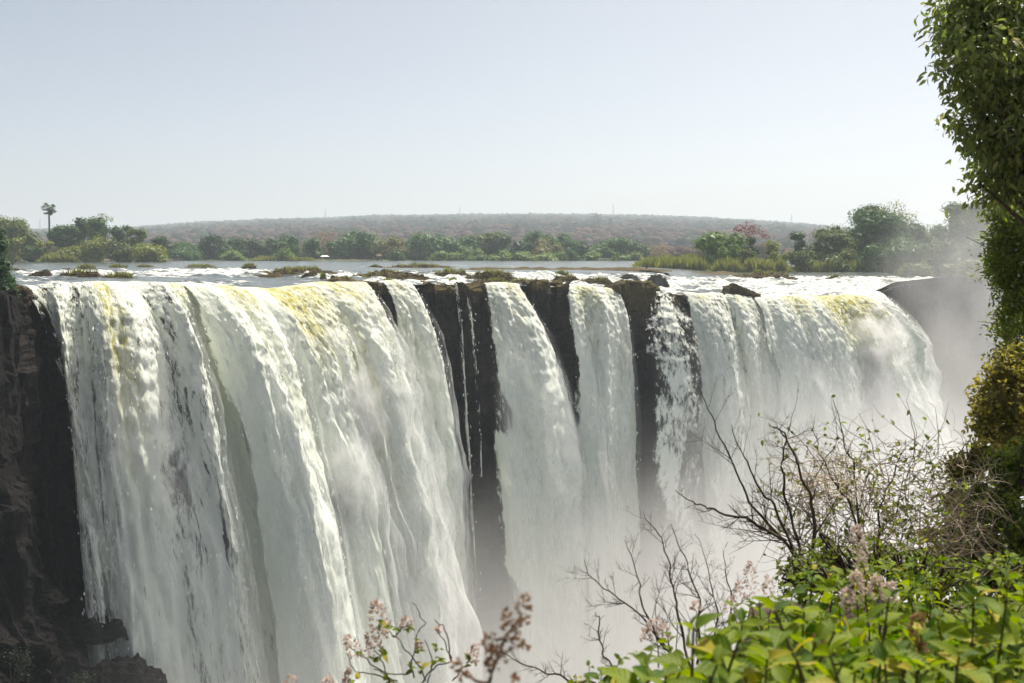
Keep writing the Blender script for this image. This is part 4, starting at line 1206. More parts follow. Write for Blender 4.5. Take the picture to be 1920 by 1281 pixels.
M['near_tree'] = m_leaf("near_tree_leaf", (0.075, 0.120, 0.028), (0.27, 0.31, 0.080), (0.42, 0.39, 0.15), trans=0.48, rough=0.3, spec=0.5)
M['shrub_leaf'] = m_leaf("shrub_leaf", (0.060, 0.120, 0.008), (0.210, 0.270, 0.016), (0.42, 0.36, 0.04), trans=0.45, rough=0.55, spec=0.15)
def m_veined(name, c1, c2, c3):
    b = Mat(name)
    oc = b.n("SeparateXYZ", ins={0: b.n("TexCoord").outputs["Object"]})
    ay = b.math('ABSOLUTE', oc.outputs[1])
    rib = b.maprange(ay, 0.0016, 0.0004)
    side = b.math('SINE', b.math('MULTIPLY', b.math('SUBTRACT', oc.outputs[0], ay), 760.0))
    blot = b.noise(b.n("NewGeometry").outputs["Position"], 60.0, 3.0)
    v = b.math('ADD', b.attr("v"), b.math('MULTIPLY_ADD', blot, 0.4, -0.2))
    col = b.ramp(v, [(0.0, c1), (0.78, c2), (0.95, c2), (1.0, c3)])
    col = b.mix(b.math('MULTIPLY', rib, 0.55), col, (0.30, 0.36, 0.08))
    col = b.mix(b.math('MULTIPLY', b.maprange(side, 0.6, 1.0), 0.22), col, (0.26, 0.32, 0.06))
    nrm = b.bump(b.math('MULTIPLY_ADD', side, 0.3, b.math('MULTIPLY', rib, -1.0)), 0.5, 0.002)
    pr = b.n("BsdfPrincipled", ins={"Base Color": col, "Roughness": 0.5, "Specular IOR Level": 0.2, "Normal": nrm})
    tr = b.n("BsdfTranslucent", ins={"Color": b.n("HueSaturation", ins={"Color": col, "Value": 1.5, "Saturation": 1.1}).outputs[0]})
    return b.done(b.mixsh(0.42, pr.outputs[0], tr.outputs[0]))
M['veined'] = m_veined("veined_leaf", (0.045, 0.110, 0.006), (0.225, 0.285, 0.012), (0.42, 0.36, 0.04))
M['slope_leaf'] = m_leaf("slope_leaf", (0.120, 0.120, 0.024), (0.330, 0.290, 0.060), (0.40, 0.26, 0.09), trans=0.5, rough=0.6)
M['slope_green'] = m_leaf("slope_green", (0.065, 0.105, 0.014), (0.200, 0.250, 0.036), (0.34, 0.29, 0.06), trans=0.48, rough=0.5)
M['pink'] = m_leaf("pale_pink_floret", (0.46, 0.36, 0.32), (0.70, 0.60, 0.54), trans=0.3, rough=0.8, spec=0.1)
M['brown_bud'] = m_leaf("brown_seed_head", (0.20, 0.115, 0.065), (0.40, 0.25, 0.145), trans=0.2, rough=0.8, spec=0.1)

def near_tree(name, label, Y, spec, leafL, n_per, seed, trunk_px, mat='near_tree', n_obj=300, droop=0.5):
    """overhanging tree: lobes in photograph pixels; drooping lance-shaped leaves, the largest-showing ones objects of their own"""
    r = np.random.default_rng(seed); mp = mpp(Y)
    base = P(trunk_px[0], trunk_px[1], Y); base[2] = min(base[2], 1.2)
    root = thing(name, label, "tree", base)
    pts = []; out = []
    lob = []
    for (a, b_, c_) in spec:
        c = P(a, b_, Y + r.normal(0, 0.3)); rr = c_ * mp; lob.append((c, rr))
        n = int(n_per * c_ * c_)
        # leaves gather on sprays, which leaves gaps between them
        k = max(5, n // 34)
        d = r.normal(size=(k, 3)); d /= np.linalg.norm(d, axis=1)[:, None]
        cen = c + d * (rr * (0.3 + 0.68 * r.random(k) ** 0.6))[:, None]
        i = r.integers(0, k, n)
        p = cen[i] + r.normal(0, 1, (n, 3)) * leafL * np.array([1.15, 1.15, 0.8])
        pts.append(p); out.append(d[i])
    p = np.concatenate(pts); o = np.concatenate(out); N = len(p)
    d = o * 0.5 + r.normal(0, 0.55, (N, 3)) + np.array([0, 0, -droop])
    nrm = o * 0.6 + r.normal(0, 0.5, (N, 3)) + np.array([0, -0.2, 0.8])
    L = leafL * r.uniform(0.65, 1.25, N)
    v = np.clip(r.normal(0.45, 0.25, N), 0, 1)
    # nearest leaves within the frame become single objects
    fx = p[:, 0] / p[:, 1] * F + 960
    vis = np.where(fx < 1935)[0]
    pick = vis[np.argsort(p[vis, 1])[:n_obj]]
    rest = np.setdiff1d(np.arange(N), pick)
    fo = obj("foliage", leaves_np(p[rest], d[rest], nrm[rest], L[rest], L[rest] * 0.42, mat, base, v[rest]), root, kind="stuff")
    protos = [leaf_mesh("leaf", leafL, leafL * 0.42, mat, 0.3, 0.3, q) for q in (0.15, 0.4, 0.6, 0.85, 1.0)]
    for i in pick:
        l = obj("leaf", protos[int(r.choice(5, p=[.25, .3, .25, .15, .05]))], root)
        orient(l, p[i] - base, d[i], nrm[i], float(L[i] / leafL))
    g = Geo()
    top = np.mean([c for c, _ in lob], 0)
    g.tube([base + [0, 0, -1], base, base * 0.5 + top * 0.5 + [0.4, 0, 0], top + [0.5, 0, 0.5]], [0.2, 0.17, 0.13, 0.06], 8)
    obj("trunk", g.mesh("trunk", M['dark_bark'], base), root)
    for c, rr in lob:
        g = Geo()
        g.tube([base * 0.5 + top * 0.5 + [0.4, 0, 0], (base * 0.25 + top * 0.25 + c * 0.5) + [0.1, 0, 0.15], c], [0.05, 0.035, 0.012], 5)
        for _ in range(7):
            e = c + r.normal(0, 0.55, 3) * rr
            g.tube([c, (c + e) / 2 + r.normal(0, 0.05, 3), e], [0.012, 0.009, 0.004], 4)
        obj("branch", g.mesh("branch", M['dark_bark'], base), root)
    return root

near_tree("overhanging_tree", "tall dark glossy-leaved tree filling the upper right corner", 13.0,
          [(1828, 20, 70), (1832, 105, 72), (1858, 222, 70), (1875, 300, 58), (1898, 360, 44), (1910, 60, 105), (1935, 200, 100), (1960, 320, 85), (1990, 150, 110), (1880, 150, 62), (1845, 60, 55), (1880, 10, 75), (1815, -40, 65), (1790, 60, 26), (1796, 130, 22), (1800, 235, 22), (1838, 345, 20)],
          0.11, 0.19, 301, (2080, 900))
near_tree("overhanging_tree", "smaller-leaved tree below the corner tree, at the right edge", 17.5,
          [(1892, 405, 40), (1876, 452, 36), (1902, 470, 45), (1888, 510, 38), (1905, 555, 44), (1925, 500, 70), (1945, 420, 80), (1930, 610, 60), (1892, 600, 30), (1905, 645, 40), (1920, 380, 60)],
          0.085, 0.48, 302, (2060, 900), 'slope_green', droop=0.15)

def slope_bush(name, label, Y, spec, size, mat, dens, seed, cat="bush", stems=True):
    r = np.random.default_rng(seed); mp = mpp(Y)
    xs = np.array(spec)
    base = P(xs[:, 0].mean(), xs[:, 1].max() + 40, Y)
    root = thing(name, label, cat, base, "bushes on the near slope")
    lob = [(*P(a, b_, Y + r.normal(0, 0.25)), c_ * mp, c_ * mp * 1.1, c_ * mp) for a, b_, c_ in spec]
    fo = obj("foliage", leaf_cloud(lob, size, dens * 3.4, mat, base, r, shell=0.45), root)
    if stems: obj("shade_core", cores(lob, mat, base, r, 0.5), fo)
    g = Geo()
    for l in lob:
        c = np.array(l[:3])
        for _ in range(9):
            dd = r.normal(size=3); dd[2] = abs(dd[2]); dd /= np.linalg.norm(dd)
            e = c + dd * l[3] * r.uniform(0.9, 1.35)
            g.tube([base * 0.3 + c * 0.7, c + dd * l[3] * 0.5 + r.normal(0, 0.04, 3), e], [0.012, 0.008, 0.003], 4)
    obj("twigs", g.mesh("twigs", M['dark_bark'], base), root)
    return root
slope_bush("hillside_bush", "olive-brown rounded bush on the right slope under the trees", 15.0, [(1880, 700, 40), (1905, 680, 45), (1862, 745, 48), (1895, 760, 60), (1850, 800, 42), (1890, 830, 55), (1915, 720, 60), (1838, 770, 25), (1935, 800, 70)], 0.075, 'slope_leaf', 1.0, 401)
slope_bush("hillside_bush", "green-brown bush at the right edge below the rounded olive-brown bush", 11.0, [(1900, 900, 60), (1870, 950, 60), (1910, 990, 60), (1850, 1010, 50), (1920, 1050, 60), (1880, 870, 40), (1835, 930, 40), (1800, 1010, 40), (1930, 860, 50), (1860, 1060, 50), (1810, 1060, 45), (1770, 1060, 40)], 0.06, 'slope_green', 0.75, 402)
slope_bush("hillside_bush", "brown dry bush under the pale vine mat", 11.5, [(1800, 880, 42), (1840, 860, 45), (1790, 940, 40), (1820, 960, 50), (1780, 1000, 35), (1760, 1040, 35), (1830, 1040, 50), (1740, 1000, 22)], 0.055, 'slope_leaf', 0.75, 403)

slope_bush("hillside_bush", "low small-leaved bush filling the foot of the bare twig thicket", 6.2, [(1500, 1060, 30), (1545, 1035, 30), (1590, 1050, 32), (1640, 1040, 34), (1690, 1050, 36), (1735, 1060, 36), (1480, 1090, 30), (1560, 1080, 36), (1650, 1085, 40), (1720, 1090, 40), (1780, 1085, 44), (1840, 1090, 46), (1900, 1080, 46), (1950, 1090, 40), (1600, 1110, 40), (1780, 1120, 50), (1880, 1130, 50)], 0.034, 'slope_green', 0.8, 404, stems=False)

def grow(g, p, d, L, rad, depth, r, wig=0.18, gens=None, side=(3, 5), keep=None):
    """a branch with side twigs; adds tapered tubes to g"""
    n = 6
    pts = [p]; dd = d / np.linalg.norm(d)
    for i in range(n):
        dd = dd + r.normal(0, wig, 3) * 0.5 + np.array([0, 0, 0.03]); dd /= np.linalg.norm(dd)
        pts.append(pts[-1] + dd * L / n)
    pts = np.array(pts)
    g.tube(pts, np.linspace(rad, rad * 0.35, n + 1), 5 if rad > 0.006 else 3)
    if keep is not None: keep.append((pts[-1], dd.copy()))
    if depth > 0:
        for k in range(r.integers(*side)):
            i = r.integers(1, n); e = pts[i]
            sd = np.cross(dd, r.normal(size=3)); sd /= np.linalg.norm(sd)
            a = r.uniform(0.5, 0.95)
            grow(g, e, dd * math.cos(a) + sd * math.sin(a) + np.array([0, 0, 0.2]), L * r.uniform(0.35, 0.6), rad * 0.5, depth - 1, r, wig, gens, side, keep)

def limb_shrub(name, label, Y, limbs, rad, seed, mat='dark_bark', tw=(9, 0.45), cat="shrub", base_px=None, group=None):
    """leafless shrub whose main limbs follow polylines of photograph pixels; twigs branch off them"""
    r = np.random.default_rng(seed); mp = mpp(Y)
    base = P(*base_px, Y)
    root = thing(name, label, cat, base, group)
    for k, pl in enumerate(limbs):
        g = Geo()
        pl = np.array(pl, float)
        q = np.linspace(0, len(pl) - 1, 5 * len(pl))
        xy = np.stack([np.interp(q, np.arange(len(pl)), pl[:, j]) for j in (0, 1)], 1)
        xy += np.stack([_smooth(r.normal(0, 4, len(q)), 2), _smooth(r.normal(0, 4, len(q)), 2)], 1)
        dy = np.cumsum(r.normal(0, 0.03, len(q))) + r.normal(0, 0.15)
        pts = P(xy[:, 0], xy[:, 1], Y + dy)
        rr = np.linspace(rad, rad * 0.22, len(q)) * r.uniform(0.8, 1.1)
        g.tube(pts, rr, 6)
        ln = np.linalg.norm(pts[-1] - pts[0])
        for _ in range(int(tw[0] * len(pl) / 4)):
            i = r.integers(2, len(q) - 1); t = pts[i] - pts[i - 1]; t /= np.linalg.norm(t) + 1e-9
            s = np.cross(t, [r.normal(0, 0.3), 1, r.normal(0, 0.3)]); s *= r.choice([-1, 1]) / (np.linalg.norm(s) + 1e-9)
            a = r.uniform(0.45, 0.9)
            grow(g, pts[i], t * math.cos(a) + s * math.sin(a), ln * tw[1] * r.uniform(0.25, 0.8) * (1 - 0.5 * i / len(q)), rr[i] * 0.5, 2, r, 0.14, side=(2, 6))
        obj("branch", g.mesh("branch", M[mat], base), root)
    return root

limb_shrub("bare_shrub", "tall leafless dark shrub rising left of the tangled twigs", 7.0, [
    [(1500, 1050), (1460, 1005), (1410, 950), (1372, 870), (1340, 790), (1314, 730)],
    [(1490, 1040), (1455, 960), (1425, 915), (1395, 860), (1370, 800)],
    [(1470, 1015), (1400, 972), (1340, 955), (1300, 945), (1264, 920)],
    [(1500, 1045), (1480, 960), (1465, 880), (1475, 820), (1450, 800)],
    [(1520, 1050), (1530, 960), (1500, 880), (1470, 810), (1445, 797)]], 0.0135, 501, base_px=(1505, 1075))
limb_shrub("bare_shrub", "leafless shrub with one tall upright stem in the tangle of twigs", 8.0, [
    [(1620, 1060), (1612, 940), (1600, 880), (1580, 830), (1568, 745)],
    [(1630, 1060), (1600, 960), (1560, 900), (1540, 850), (1520, 800)],
    [(1640, 1060), (1650, 960), (1668, 900), (1690, 850), (1700, 820)]], 0.011, 502, tw=(8, 0.4), base_px=(1630, 1080))
limb_shrub("bare_shrub", "low leafless shrub spreading over the mist at bottom centre-right", 5.0, [
    [(1290, 1260), (1230, 1190), (1160, 1120), (1110, 1085), (1098, 1055)],
    [(1290, 1260), (1225, 1180), (1200, 1110), (1190, 1060), (1172, 1010)],
    [(1300, 1250), (1268, 1140), (1262, 1080), (1240, 1010), (1205, 955)],
    [(1310, 1240), (1310, 1130), (1290, 1060), (1262, 985)],
    [(1330, 1240), (1345, 1150), (1330, 1080), (1310, 1000)],
    [(1350, 1240), (1372, 1140), (1362, 1070), (1356, 1015)],
    [(1180, 1281), (1130, 1230), (1120, 1170), (1118, 1150)],
    [(1120, 1281), (1060, 1275), (1010, 1255), (945, 1225)]], 0.0075, 503, tw=(13, 0.42), base_px=(1310, 1300))

def tangle(name, label, Y, box, n, L, rad, mat, seed, leaves=0, cat="shrub", bend=0.5, hang=0.0, part="twigs"):
    r = np.random.default_rng(seed); mp = mpp(Y)
    x0, x1, y0, y1 = box
    base = P((x0 + x1) / 2, y1, Y)
    root = thing(name, label, cat, base)
    g = Geo(); ends = []
    for _ in range(n):
        a = r.beta(1.3, 1.1); b_ = r.beta(1.6, 1.0)
        p = P(x0 + a * (x1 - x0), y0 + b_ * (y1 - y0), Y + r.normal(0, 0.45))
        d = np.array([r.normal(0, 1), r.normal(0, 0.6), r.normal(0.5 - hang * 2, 0.7)]); d /= np.linalg.norm(d)
        pts = [p]; l = L * r.uniform(0.4, 1.3)
        for i in range(7):
            d = d + r.normal(0, bend, 3) * 0.5 + np.array([0, 0, -hang * 0.5]); d /= np.linalg.norm(d)
            pts.append(pts[-1] + d * l / 7)
        g.tube(np.array(pts), np.linspace(rad, rad * 0.3, 8) * r.uniform(0.6, 1.3), 3)
        ends += pts[2:]
    obj(part, g.mesh(part, M[mat], base), root, kind="stuff")
    if leaves:
        e = np.array(ends)[r.integers(0, len(ends), leaves)]
        d = r.normal(size=(leaves, 3)); nn = r.normal(size=(leaves, 3)) + [0, 0, 1]
        obj("foliage", leaves_np(e, d, nn, 0.05 * r.uniform(0.6, 1.3, leaves), 0.028, 'slope_green', base, r.random(leaves)), root)
    return root
tangle("twig_thicket", "grey-brown thicket of fine twigs with sparse green leaves", 8.5, (1470, 1760, 830, 1080), 540, 0.62, 0.0045, 'twig', 601, 1000)
tangle("vine_mat", "pale dry vine mat hanging over the right slope", 10.5, (1735, 1860, 830, 1050), 330, 0.6, 0.0038, 'vine', 602, 120, "vine", 0.8, 0.25, "strands")
tangle("vine_mat", "wisp of pale dry vine draped over the bare twigs", 8.0, (1465, 1590, 850, 930), 110, 0.6, 0.004, 'vine', 603, 0, "vine", 0.8, 0.2, "strands")

# ------------------------------------------------------------------ leafy shrubs and flowers close to the camera
LEAF_PROTO = [leaf_mesh("leaf", 0.06, 0.034, 'veined', f_, c_, v_) for f_, c_, v_ in
              [(0.4, 0.25, 0.05), (0.35, 0.5, 0.25), (0.6, 0.3, 0.45), (0.3, 0.65, 0.6), (0.5, 0.4, 0.8), (0.4, 0.7, 1.05)]]
LEAF_P = [.16, .22, .22, .2, .14, .06]

def leafy_stem(root, loc, top, bot, n, size, r, droop=0.3):
    """stem with opposite leaf pairs, crowded and smaller towards the tip"""
    top = np.array(top); bot = np.array(bot)
    q = np.linspace(0, 1, 7)[:, None]
    bow = r.normal(0, 0.03, 3)
    pts = bot * (1 - q) + top * q + np.sin(q * math.pi) * bow
    g = Geo(); g.tube(pts, np.linspace(0.0045, 0.0018, 7) * (size / 0.06), 5)
    obj("stem", g.mesh("stem", M['stem'], loc), root)
    ax = (top - bot) / np.linalg.norm(top - bot)
    ang = r.uniform(0, 6.28)
    for k in range(n):
        t = 1 - 0.85 * (k / n) ** 1.2
        p = bot * (1 - t) + top * t + math.sin(t * math.pi) * bow
        ang += math.pi / 2 + r.normal(0, 0.3)
        for s in (0, math.pi):
            a = ang + s + r.normal(0, 0.2)
            h = np.array([math.cos(a), math.sin(a), 0])
            up = 1.1 - 1.0 * min(1, k / 4) + r.normal(0, 0.35) - droop
            d = h + ax * up
            l = obj("leaf", LEAF_PROTO[int(r.choice(6, p=LEAF_P))], root)
            orient(l, p + h * 0.003 - loc, d, ax - h * 0.2 * up + r.normal(0, 0.38, 3), size / 0.06 * (0.45 + 0.6 * min(1, (k + 0.6) / 3)) * r.uniform(0.8, 1.15))

M['stem'] = m_plain("green_brown_stem", (0.07, 0.06, 0.02), (0.13, 0.11, 0.04), 30.0)
def leafy_shrub(label, Y, stems, size, seed, n=8):
    r = np.random.default_rng(seed)
    s = np.array(stems, float)
    base = P(s[:, 0].mean(), 1290, Y); base[2] = 1.75
    root = thing("leafy_shrub", label, "shrub", base, "leafy green shrubs in the foreground")
    for (px, py) in stems:
        yy = Y + r.normal(0, 0.12)
        top = P(px, py, yy)
        bot = np.array([top[0] + r.normal(0, 0.06), top[1] + r.normal(0, 0.06), min(top[2] - 0.3, 2.3)])
        bot[2] = max(bot[2], 1.7)
        leafy_stem(root, base, top, bot, n + int(r.integers(-1, 2)), size * r.uniform(0.85, 1.15), r)
    return root

def scatter_stems(x0, x1, top, n, seed, spread=70):
    """stem tips across a stretch of the picture, top(px) giving the upper outline"""
    r = np.random.default_rng(seed)
    px = np.linspace(x0, x1, n) + r.normal(0, (x1 - x0) / n * 0.5, n)
    return [(float(x), float(np.interp(x, *zip(*top)) + (r.random() ** 0.9 - 0.12) * spread)) for x in px]
leafy_shrub("large-leaved green shrub nearest the camera, bottom centre-right", 1.9, scatter_stems(1180, 1560, [(1180, 1255), (1240, 1200), (1345, 1140), (1450, 1125), (1560, 1160)], 16, 11, 130), 0.080, 701)
leafy_shrub("large-leaved green shrub in the bottom right corner", 2.1, scatter_stems(1575, 1940, [(1575, 1150), (1650, 1125), (1750, 1140), (1850, 1105), (1940, 1095)], 20, 12, 160), 0.066, 702)
leafy_shrub("yellow-green shrub behind the nearest leaves, below the pale spikes", 2.9, scatter_stems(1330, 1710, [(1330, 1170), (1430, 1120), (1530, 1075), (1630, 1075), (1710, 1110)], 22, 13, 130), 0.052, 703)
leafy_shrub("dark green shrub at the right edge behind the corner leaves", 3.2, scatter_stems(1700, 1960, [(1700, 1100), (1800, 1040), (1880, 1030), (1960, 1030)], 24, 14, 140), 0.048, 704)
leafy_shrub("small-leaved shrub in front of the bare twig thicket", 4.3, scatter_stems(1420, 1760, [(1420, 1095), (1540, 1030), (1650, 1045), (1760, 1060)], 20, 15, 80), 0.05, 705, 9)
leafy_shrub("sparse low shrub at the left end of the foreground leaves", 2.6, [(1130, 1262), (1165, 1235), (1210, 1245), (1095, 1275), (1250, 1190), (1180, 1275), (1105, 1250), (1150, 1268), (1225, 1215), (1195, 1225), (1270, 1235), (1080, 1272), (1235, 1262)], 0.042, 706)
leafy_shrub("low dense leaves along the bottom right border", 1.7, scatter_stems(1290, 1930, [(1290, 1240), (1450, 1225), (1930, 1235)], 16, 16, 45), 0.072, 707, 6)
def undergrowth():
    """leaves deeper in the shrubs, too crowded to tell apart"""
    r = np.random.default_rng(99); n = 2200
    px = r.uniform(1240, 1960, n); Y = r.uniform(2.2, 4.6, n)
    tp_ = np.interp(px, [1240, 1350, 1450, 1550, 1650, 1750, 1850, 1960], [1275, 1240, 1205, 1150, 1150, 1165, 1140, 1130])
    py = tp_ + r.random(n) * 240 + 10
    p = P(px, py, Y); keep = p[:, 2] > 1.75; p = p[keep]; n = len(p)
    base = np.array([1.6, 3.2, 1.75])
    m = leaves_np(p, r.normal(size=(n, 3)) + [0, 0, 0.1], r.normal(0, 0.6, (n, 3)) + [0, 0, 1], 0.055 * r.uniform(0.6, 1.3, n), 0.032, 'shrub_leaf', base, np.clip(r.normal(0.35, 0.25, n), 0, 1))
    tag(obj("undergrowth", m, loc=base, kind="stuff"), "dense green undergrowth leaves between the foreground shrubs", "undergrowth", kind="stuff")
undergrowth()

def spike_mesh(name, L, W, mat, r, n=90, floret=0.009):
    """flower spike along +Z: crowded little cupped florets"""
    t = r.random(n) ** 0.85; a = r.uniform(0, 6.283, n)
    rad = W / 2 * np.interp(t, [0, 0.15, 0.55, 1], [0.75, 1, 0.85, 0.25]) * r.uniform(0.55, 1.1, n)
    p = np.stack([np.cos(a) * rad, np.sin(a) * rad, t * L], 1)
    d = np.stack([np.cos(a), np.sin(a), r.uniform(0.2, 0.9, n)], 1) + r.normal(0, 0.25, (n, 3))
    k = 3
    p = np.repeat(p, k, 0); d = np.repeat(d, k, 0) + r.normal(0, 0.45, (n * k, 3))
    nn = r.normal(size=(n * k, 3))
    return leaves_np(p, d, nn, floret * r.uniform(0.7, 1.3, n * k), floret * 0.6, mat, (0, 0, 0), np.repeat(r.random(n), k), 0.5, 0.2)

def flower_plant(label, Y, spikes, stems, base_px, seed, mat='pink', leafs=(), spike_n=90, floret=0.010, name="flowering_plant", rad=0.0028, stem_mat='dark_bark', leaf_size=0.028):
    """spikes: (px, py of the top, length px, width px, lean); stems: pixel polylines"""
    r = np.random.default_rng(seed); mp = mpp(Y)
    base = P(*base_px, Y)
    root = thing(name, label, "plant", base)
    for pl in stems:
        pl = np.array(pl, float); q = np.linspace(0, len(pl) - 1, 4 * len(pl))
        xy = np.stack([np.interp(q, np.arange(len(pl)), pl[:, j]) for j in (0, 1)], 1)
        xy += np.stack([_smooth(r.normal(0, 3, len(q)), 2), _smooth(r.normal(0, 3, len(q)), 2)], 1) * np.minimum(1, np.arange(len(q)) / 3)[::-1, None]
        g = Geo(); g.tube(P(xy[:, 0], xy[:, 1], Y + np.cumsum(r.normal(0, 0.006, len(q)))), np.linspace(rad, rad * 0.5, len(q)), 5)
        obj("stem", g.mesh("stem", M[stem_mat], base), root)
    for (px, py, L, W, lean) in spikes:
        top = P(px, py, Y); b0 = P(px - lean, py + L, Y)
        ln = np.linalg.norm(top - b0)
        o = obj("flower_spike", spike_mesh("flower_spike", ln, W * mp, mat, r, int(spike_n * max(0.35, L / 50)), floret), root)
        o.rotation_euler = Vector(top - b0).to_track_quat('Z', 'Y').to_euler(); o.location = tuple(b0 - base)
    for (px, py, n) in leafs:
        c = P(px, py, Y)
        for k in range(n):
            d = r.normal(size=3); d[2] = abs(d[2]) * 0.6
            l = obj("leaf", LEAF_PROTO[int(r.choice(6, p=[.1, .15, .2, .2, .2, .15]))], root)
            orient(l, c - base + r.normal(0, 0.006, 3), d, (r.normal(0, 0.3), -0.4, 1), leaf_size / 0.06 * r.uniform(0.7, 1.2))
    return root

flower_plant("thin-stemmed plant with pale pink flower spikes at bottom centre", 3.2,
             [(702, 1125, 58, 36, -14), (648, 1194, 38, 26, -22), (692, 1187, 48, 34, -14), (716, 1178, 22, 18, -4), (764, 1157, 24, 22, 2), (893, 1210, 34, 26, 10), (652, 1254, 14, 12, -2), (650, 1270, 12, 14, 0), (785, 1203, 16, 14, 0), (820, 1176, 12, 10, 0)],
             [[(800, 1281), (770, 1230), (740, 1195), (716, 1168)], [(745, 1281), (700, 1248), (670, 1225), (655, 1212)], [(730, 1281), (715, 1240), (700, 1215)], [(776, 1270), (775, 1230), (785, 1190), (798, 1165), (785, 1145), (772, 1130)],
              [(790, 1281), (815, 1250), (845, 1240), (838, 1210), (825, 1190), (820, 1180)], [(845, 1240), (842, 1200), (830, 1170), (815, 1162)], [(755, 1281), (690, 1262), (665, 1258), (650, 1225)], [(850, 1281), (868, 1255), (882, 1230)],
              [(800, 1281), (812, 1240), (796, 1200)], [(770, 1265), (735, 1265), (700, 1255)], [(740, 1196), (752, 1180), (766, 1168)]],
             (780, 1300), 801, leafs=[(785, 1218, 6), (818, 1216, 5), (824, 1240, 6), (704, 1238, 6), (720, 1230, 4), (772, 1250, 6), (790, 1258, 6), (762, 1174, 5), (715, 1165, 5), (738, 1180, 4), (880, 1240, 6), (668, 1228, 3), (722, 1276, 5), (668, 1278, 4)])
flower_plant("pale pink flower heads just showing at the bottom edge, left of the spiked plant", 3.0, [(545, 1267, 26, 26, 0), (617, 1270, 24, 26, 2)], [[(545, 1300), (545, 1290)], [(617, 1302), (617, 1292)]], (580, 1310), 802)
flower_plant("out-of-focus brown seed heads on a thick stem at bottom centre", 1.35,
             [(985, 1118, 34, 30, 3), (952, 1146, 22, 20, 0), (955, 1165, 30, 34, -4), (984, 1158, 20, 16, 2), (918, 1186, 30, 32, -4), (930, 1212, 34, 40, 0), (968, 1197, 22, 20, 3), (985, 1205, 12, 16, 6), (922, 1236, 24, 30, -2), (855, 1238, 22, 16, -4), (965, 1268, 14, 16, 2), (870, 1262, 14, 18, -4)],
             [[(915, 1290), (930, 1240), (950, 1195), (980, 1150)], [(930, 1235), (960, 1215)], [(918, 1285), (880, 1270), (858, 1256)], [(948, 1200), (925, 1198)]],
             (915, 1310), 803, 'brown_bud', spike_n=36, floret=0.0065, name="seed_head_plant", rad=0.003, stem_mat='twig')
PS = [("pale pink-grey flower spike standing tallest above the foreground leaves", 3.6, [(1605, 985, 60, 30, -8), (1616, 1035, 36, 24, 0)], [[(1625, 1130), (1620, 1060)]], (1625, 1150)),
      ("cluster of pale pink spikes in the middle of the foreground leaves", 2.6, [(1605, 1072, 52, 28, -4), (1645, 1082, 42, 28, 4), (1672, 1092, 38, 26, 6), (1585, 1105, 34, 24, -4)], [[(1610, 1190), (1608, 1125)], [(1650, 1190), (1645, 1125)]], (1630, 1210)),
      ("pale spikes left of the yellow-green shrub, before the mist", 4.0, [(1405, 1055, 55, 28, -4), (1440, 1080, 40, 24, 0), (1385, 1092, 34, 24, -4), (1370, 1120, 30, 30, 0)], [[(1410, 1180), (1406, 1110)], [(1442, 1180), (1440, 1120)]], (1410, 1200)),
      ("small pale pink heads at the left end of the foreground shrubs", 3.0, [(1228, 1160, 26, 30, 0), (1245, 1172, 22, 24, 2), (1210, 1180, 24, 24, -2), (1305, 1128, 18, 16, 0)], [[(1235, 1250), (1230, 1185)], [(1308, 1220), (1306, 1145)]], (1235, 1270))]
flower_plant("brown dried seed head standing between the corner leaves", 2.0, [(1720, 1150, 34, 24, 2), (1712, 1185, 26, 22, -3), (1728, 1205, 26, 20, 3)], [[(1722, 1280), (1721, 1190)]], (1722, 1290), 821, 'brown_bud', spike_n=50, floret=0.008, name="seed_head_plant", rad=0.003)
flower_plant("brown dried seed head at the left of the nearest large leaves", 2.0, [(1535, 1190, 30, 22, 0), (1548, 1215, 24, 22, 3), (1528, 1228, 24, 20, -3)], [[(1538, 1290), (1537, 1215)]], (1538, 1300), 822, 'brown_bud', spike_n=50, floret=0.008, name="seed_head_plant", rad=0.003)
for i, (lab, Y, sp, st, bp) in enumerate(PS):
    flower_plant(lab, Y, sp, st, bp, 810 + i, spike_n=80)

# ------------------------------------------------------------------ spray in the gorge, and the dry-season haze
def mist_material(name, expr, soft=False):
    b = Mat(name)
    pos = b.n("NewGeometry").outputs["Position"]
    xyz = b.n("SeparateXYZ", ins={0: pos})
    dens = expr(b, pos, xyz.outputs[0], xyz.outputs[1], xyz.outputs[2])
    if soft:      # thins out towards the edge of the cloud
        ctr = b.n("VectorMath", operation='SUBTRACT'); b.set(ctr, 0, b.n("TexCoord").outputs["Generated"]); ctr.inputs[1].default_value = (0.5, 0.5, 0.5)
        ln = b.n("VectorMath", operation='LENGTH'); b.set(ln, 0, ctr.outputs[0])
        dens = b.math('MULTIPLY', dens, b.maprange(ln.outputs["Value"], 0.48, 0.16, 0.0, 1.0))
    v = b.n("VolumePrincipled", ins={"Color": (0.985, 0.985, 0.99), "Density": dens, "Anisotropy": 0.25})
    return b.done(vol=v.outputs[0])

def blob(name, label, c, rad, mat, seed, n=40):
    th = np.linspace(0, math.pi, n); ph = np.linspace(0, 2 * math.pi, 2 * n, endpoint=False)
    Pp, T = np.meshgrid(ph, th)
    d = np.stack([np.sin(T) * np.cos(Pp), np.sin(T) * np.sin(Pp), np.cos(T)], -1)
    k = 1 + 0.25 * fbm3(d * 1.4, seed, 3)
    V = np.array(c) + d * k[..., None] * np.array(rad)
    o = obj(name, mesh_np(name, V, outward(V, grid_faces(n, 2 * n, True)), mat))
    tag(o, label, "mist", kind="stuff")
    return o

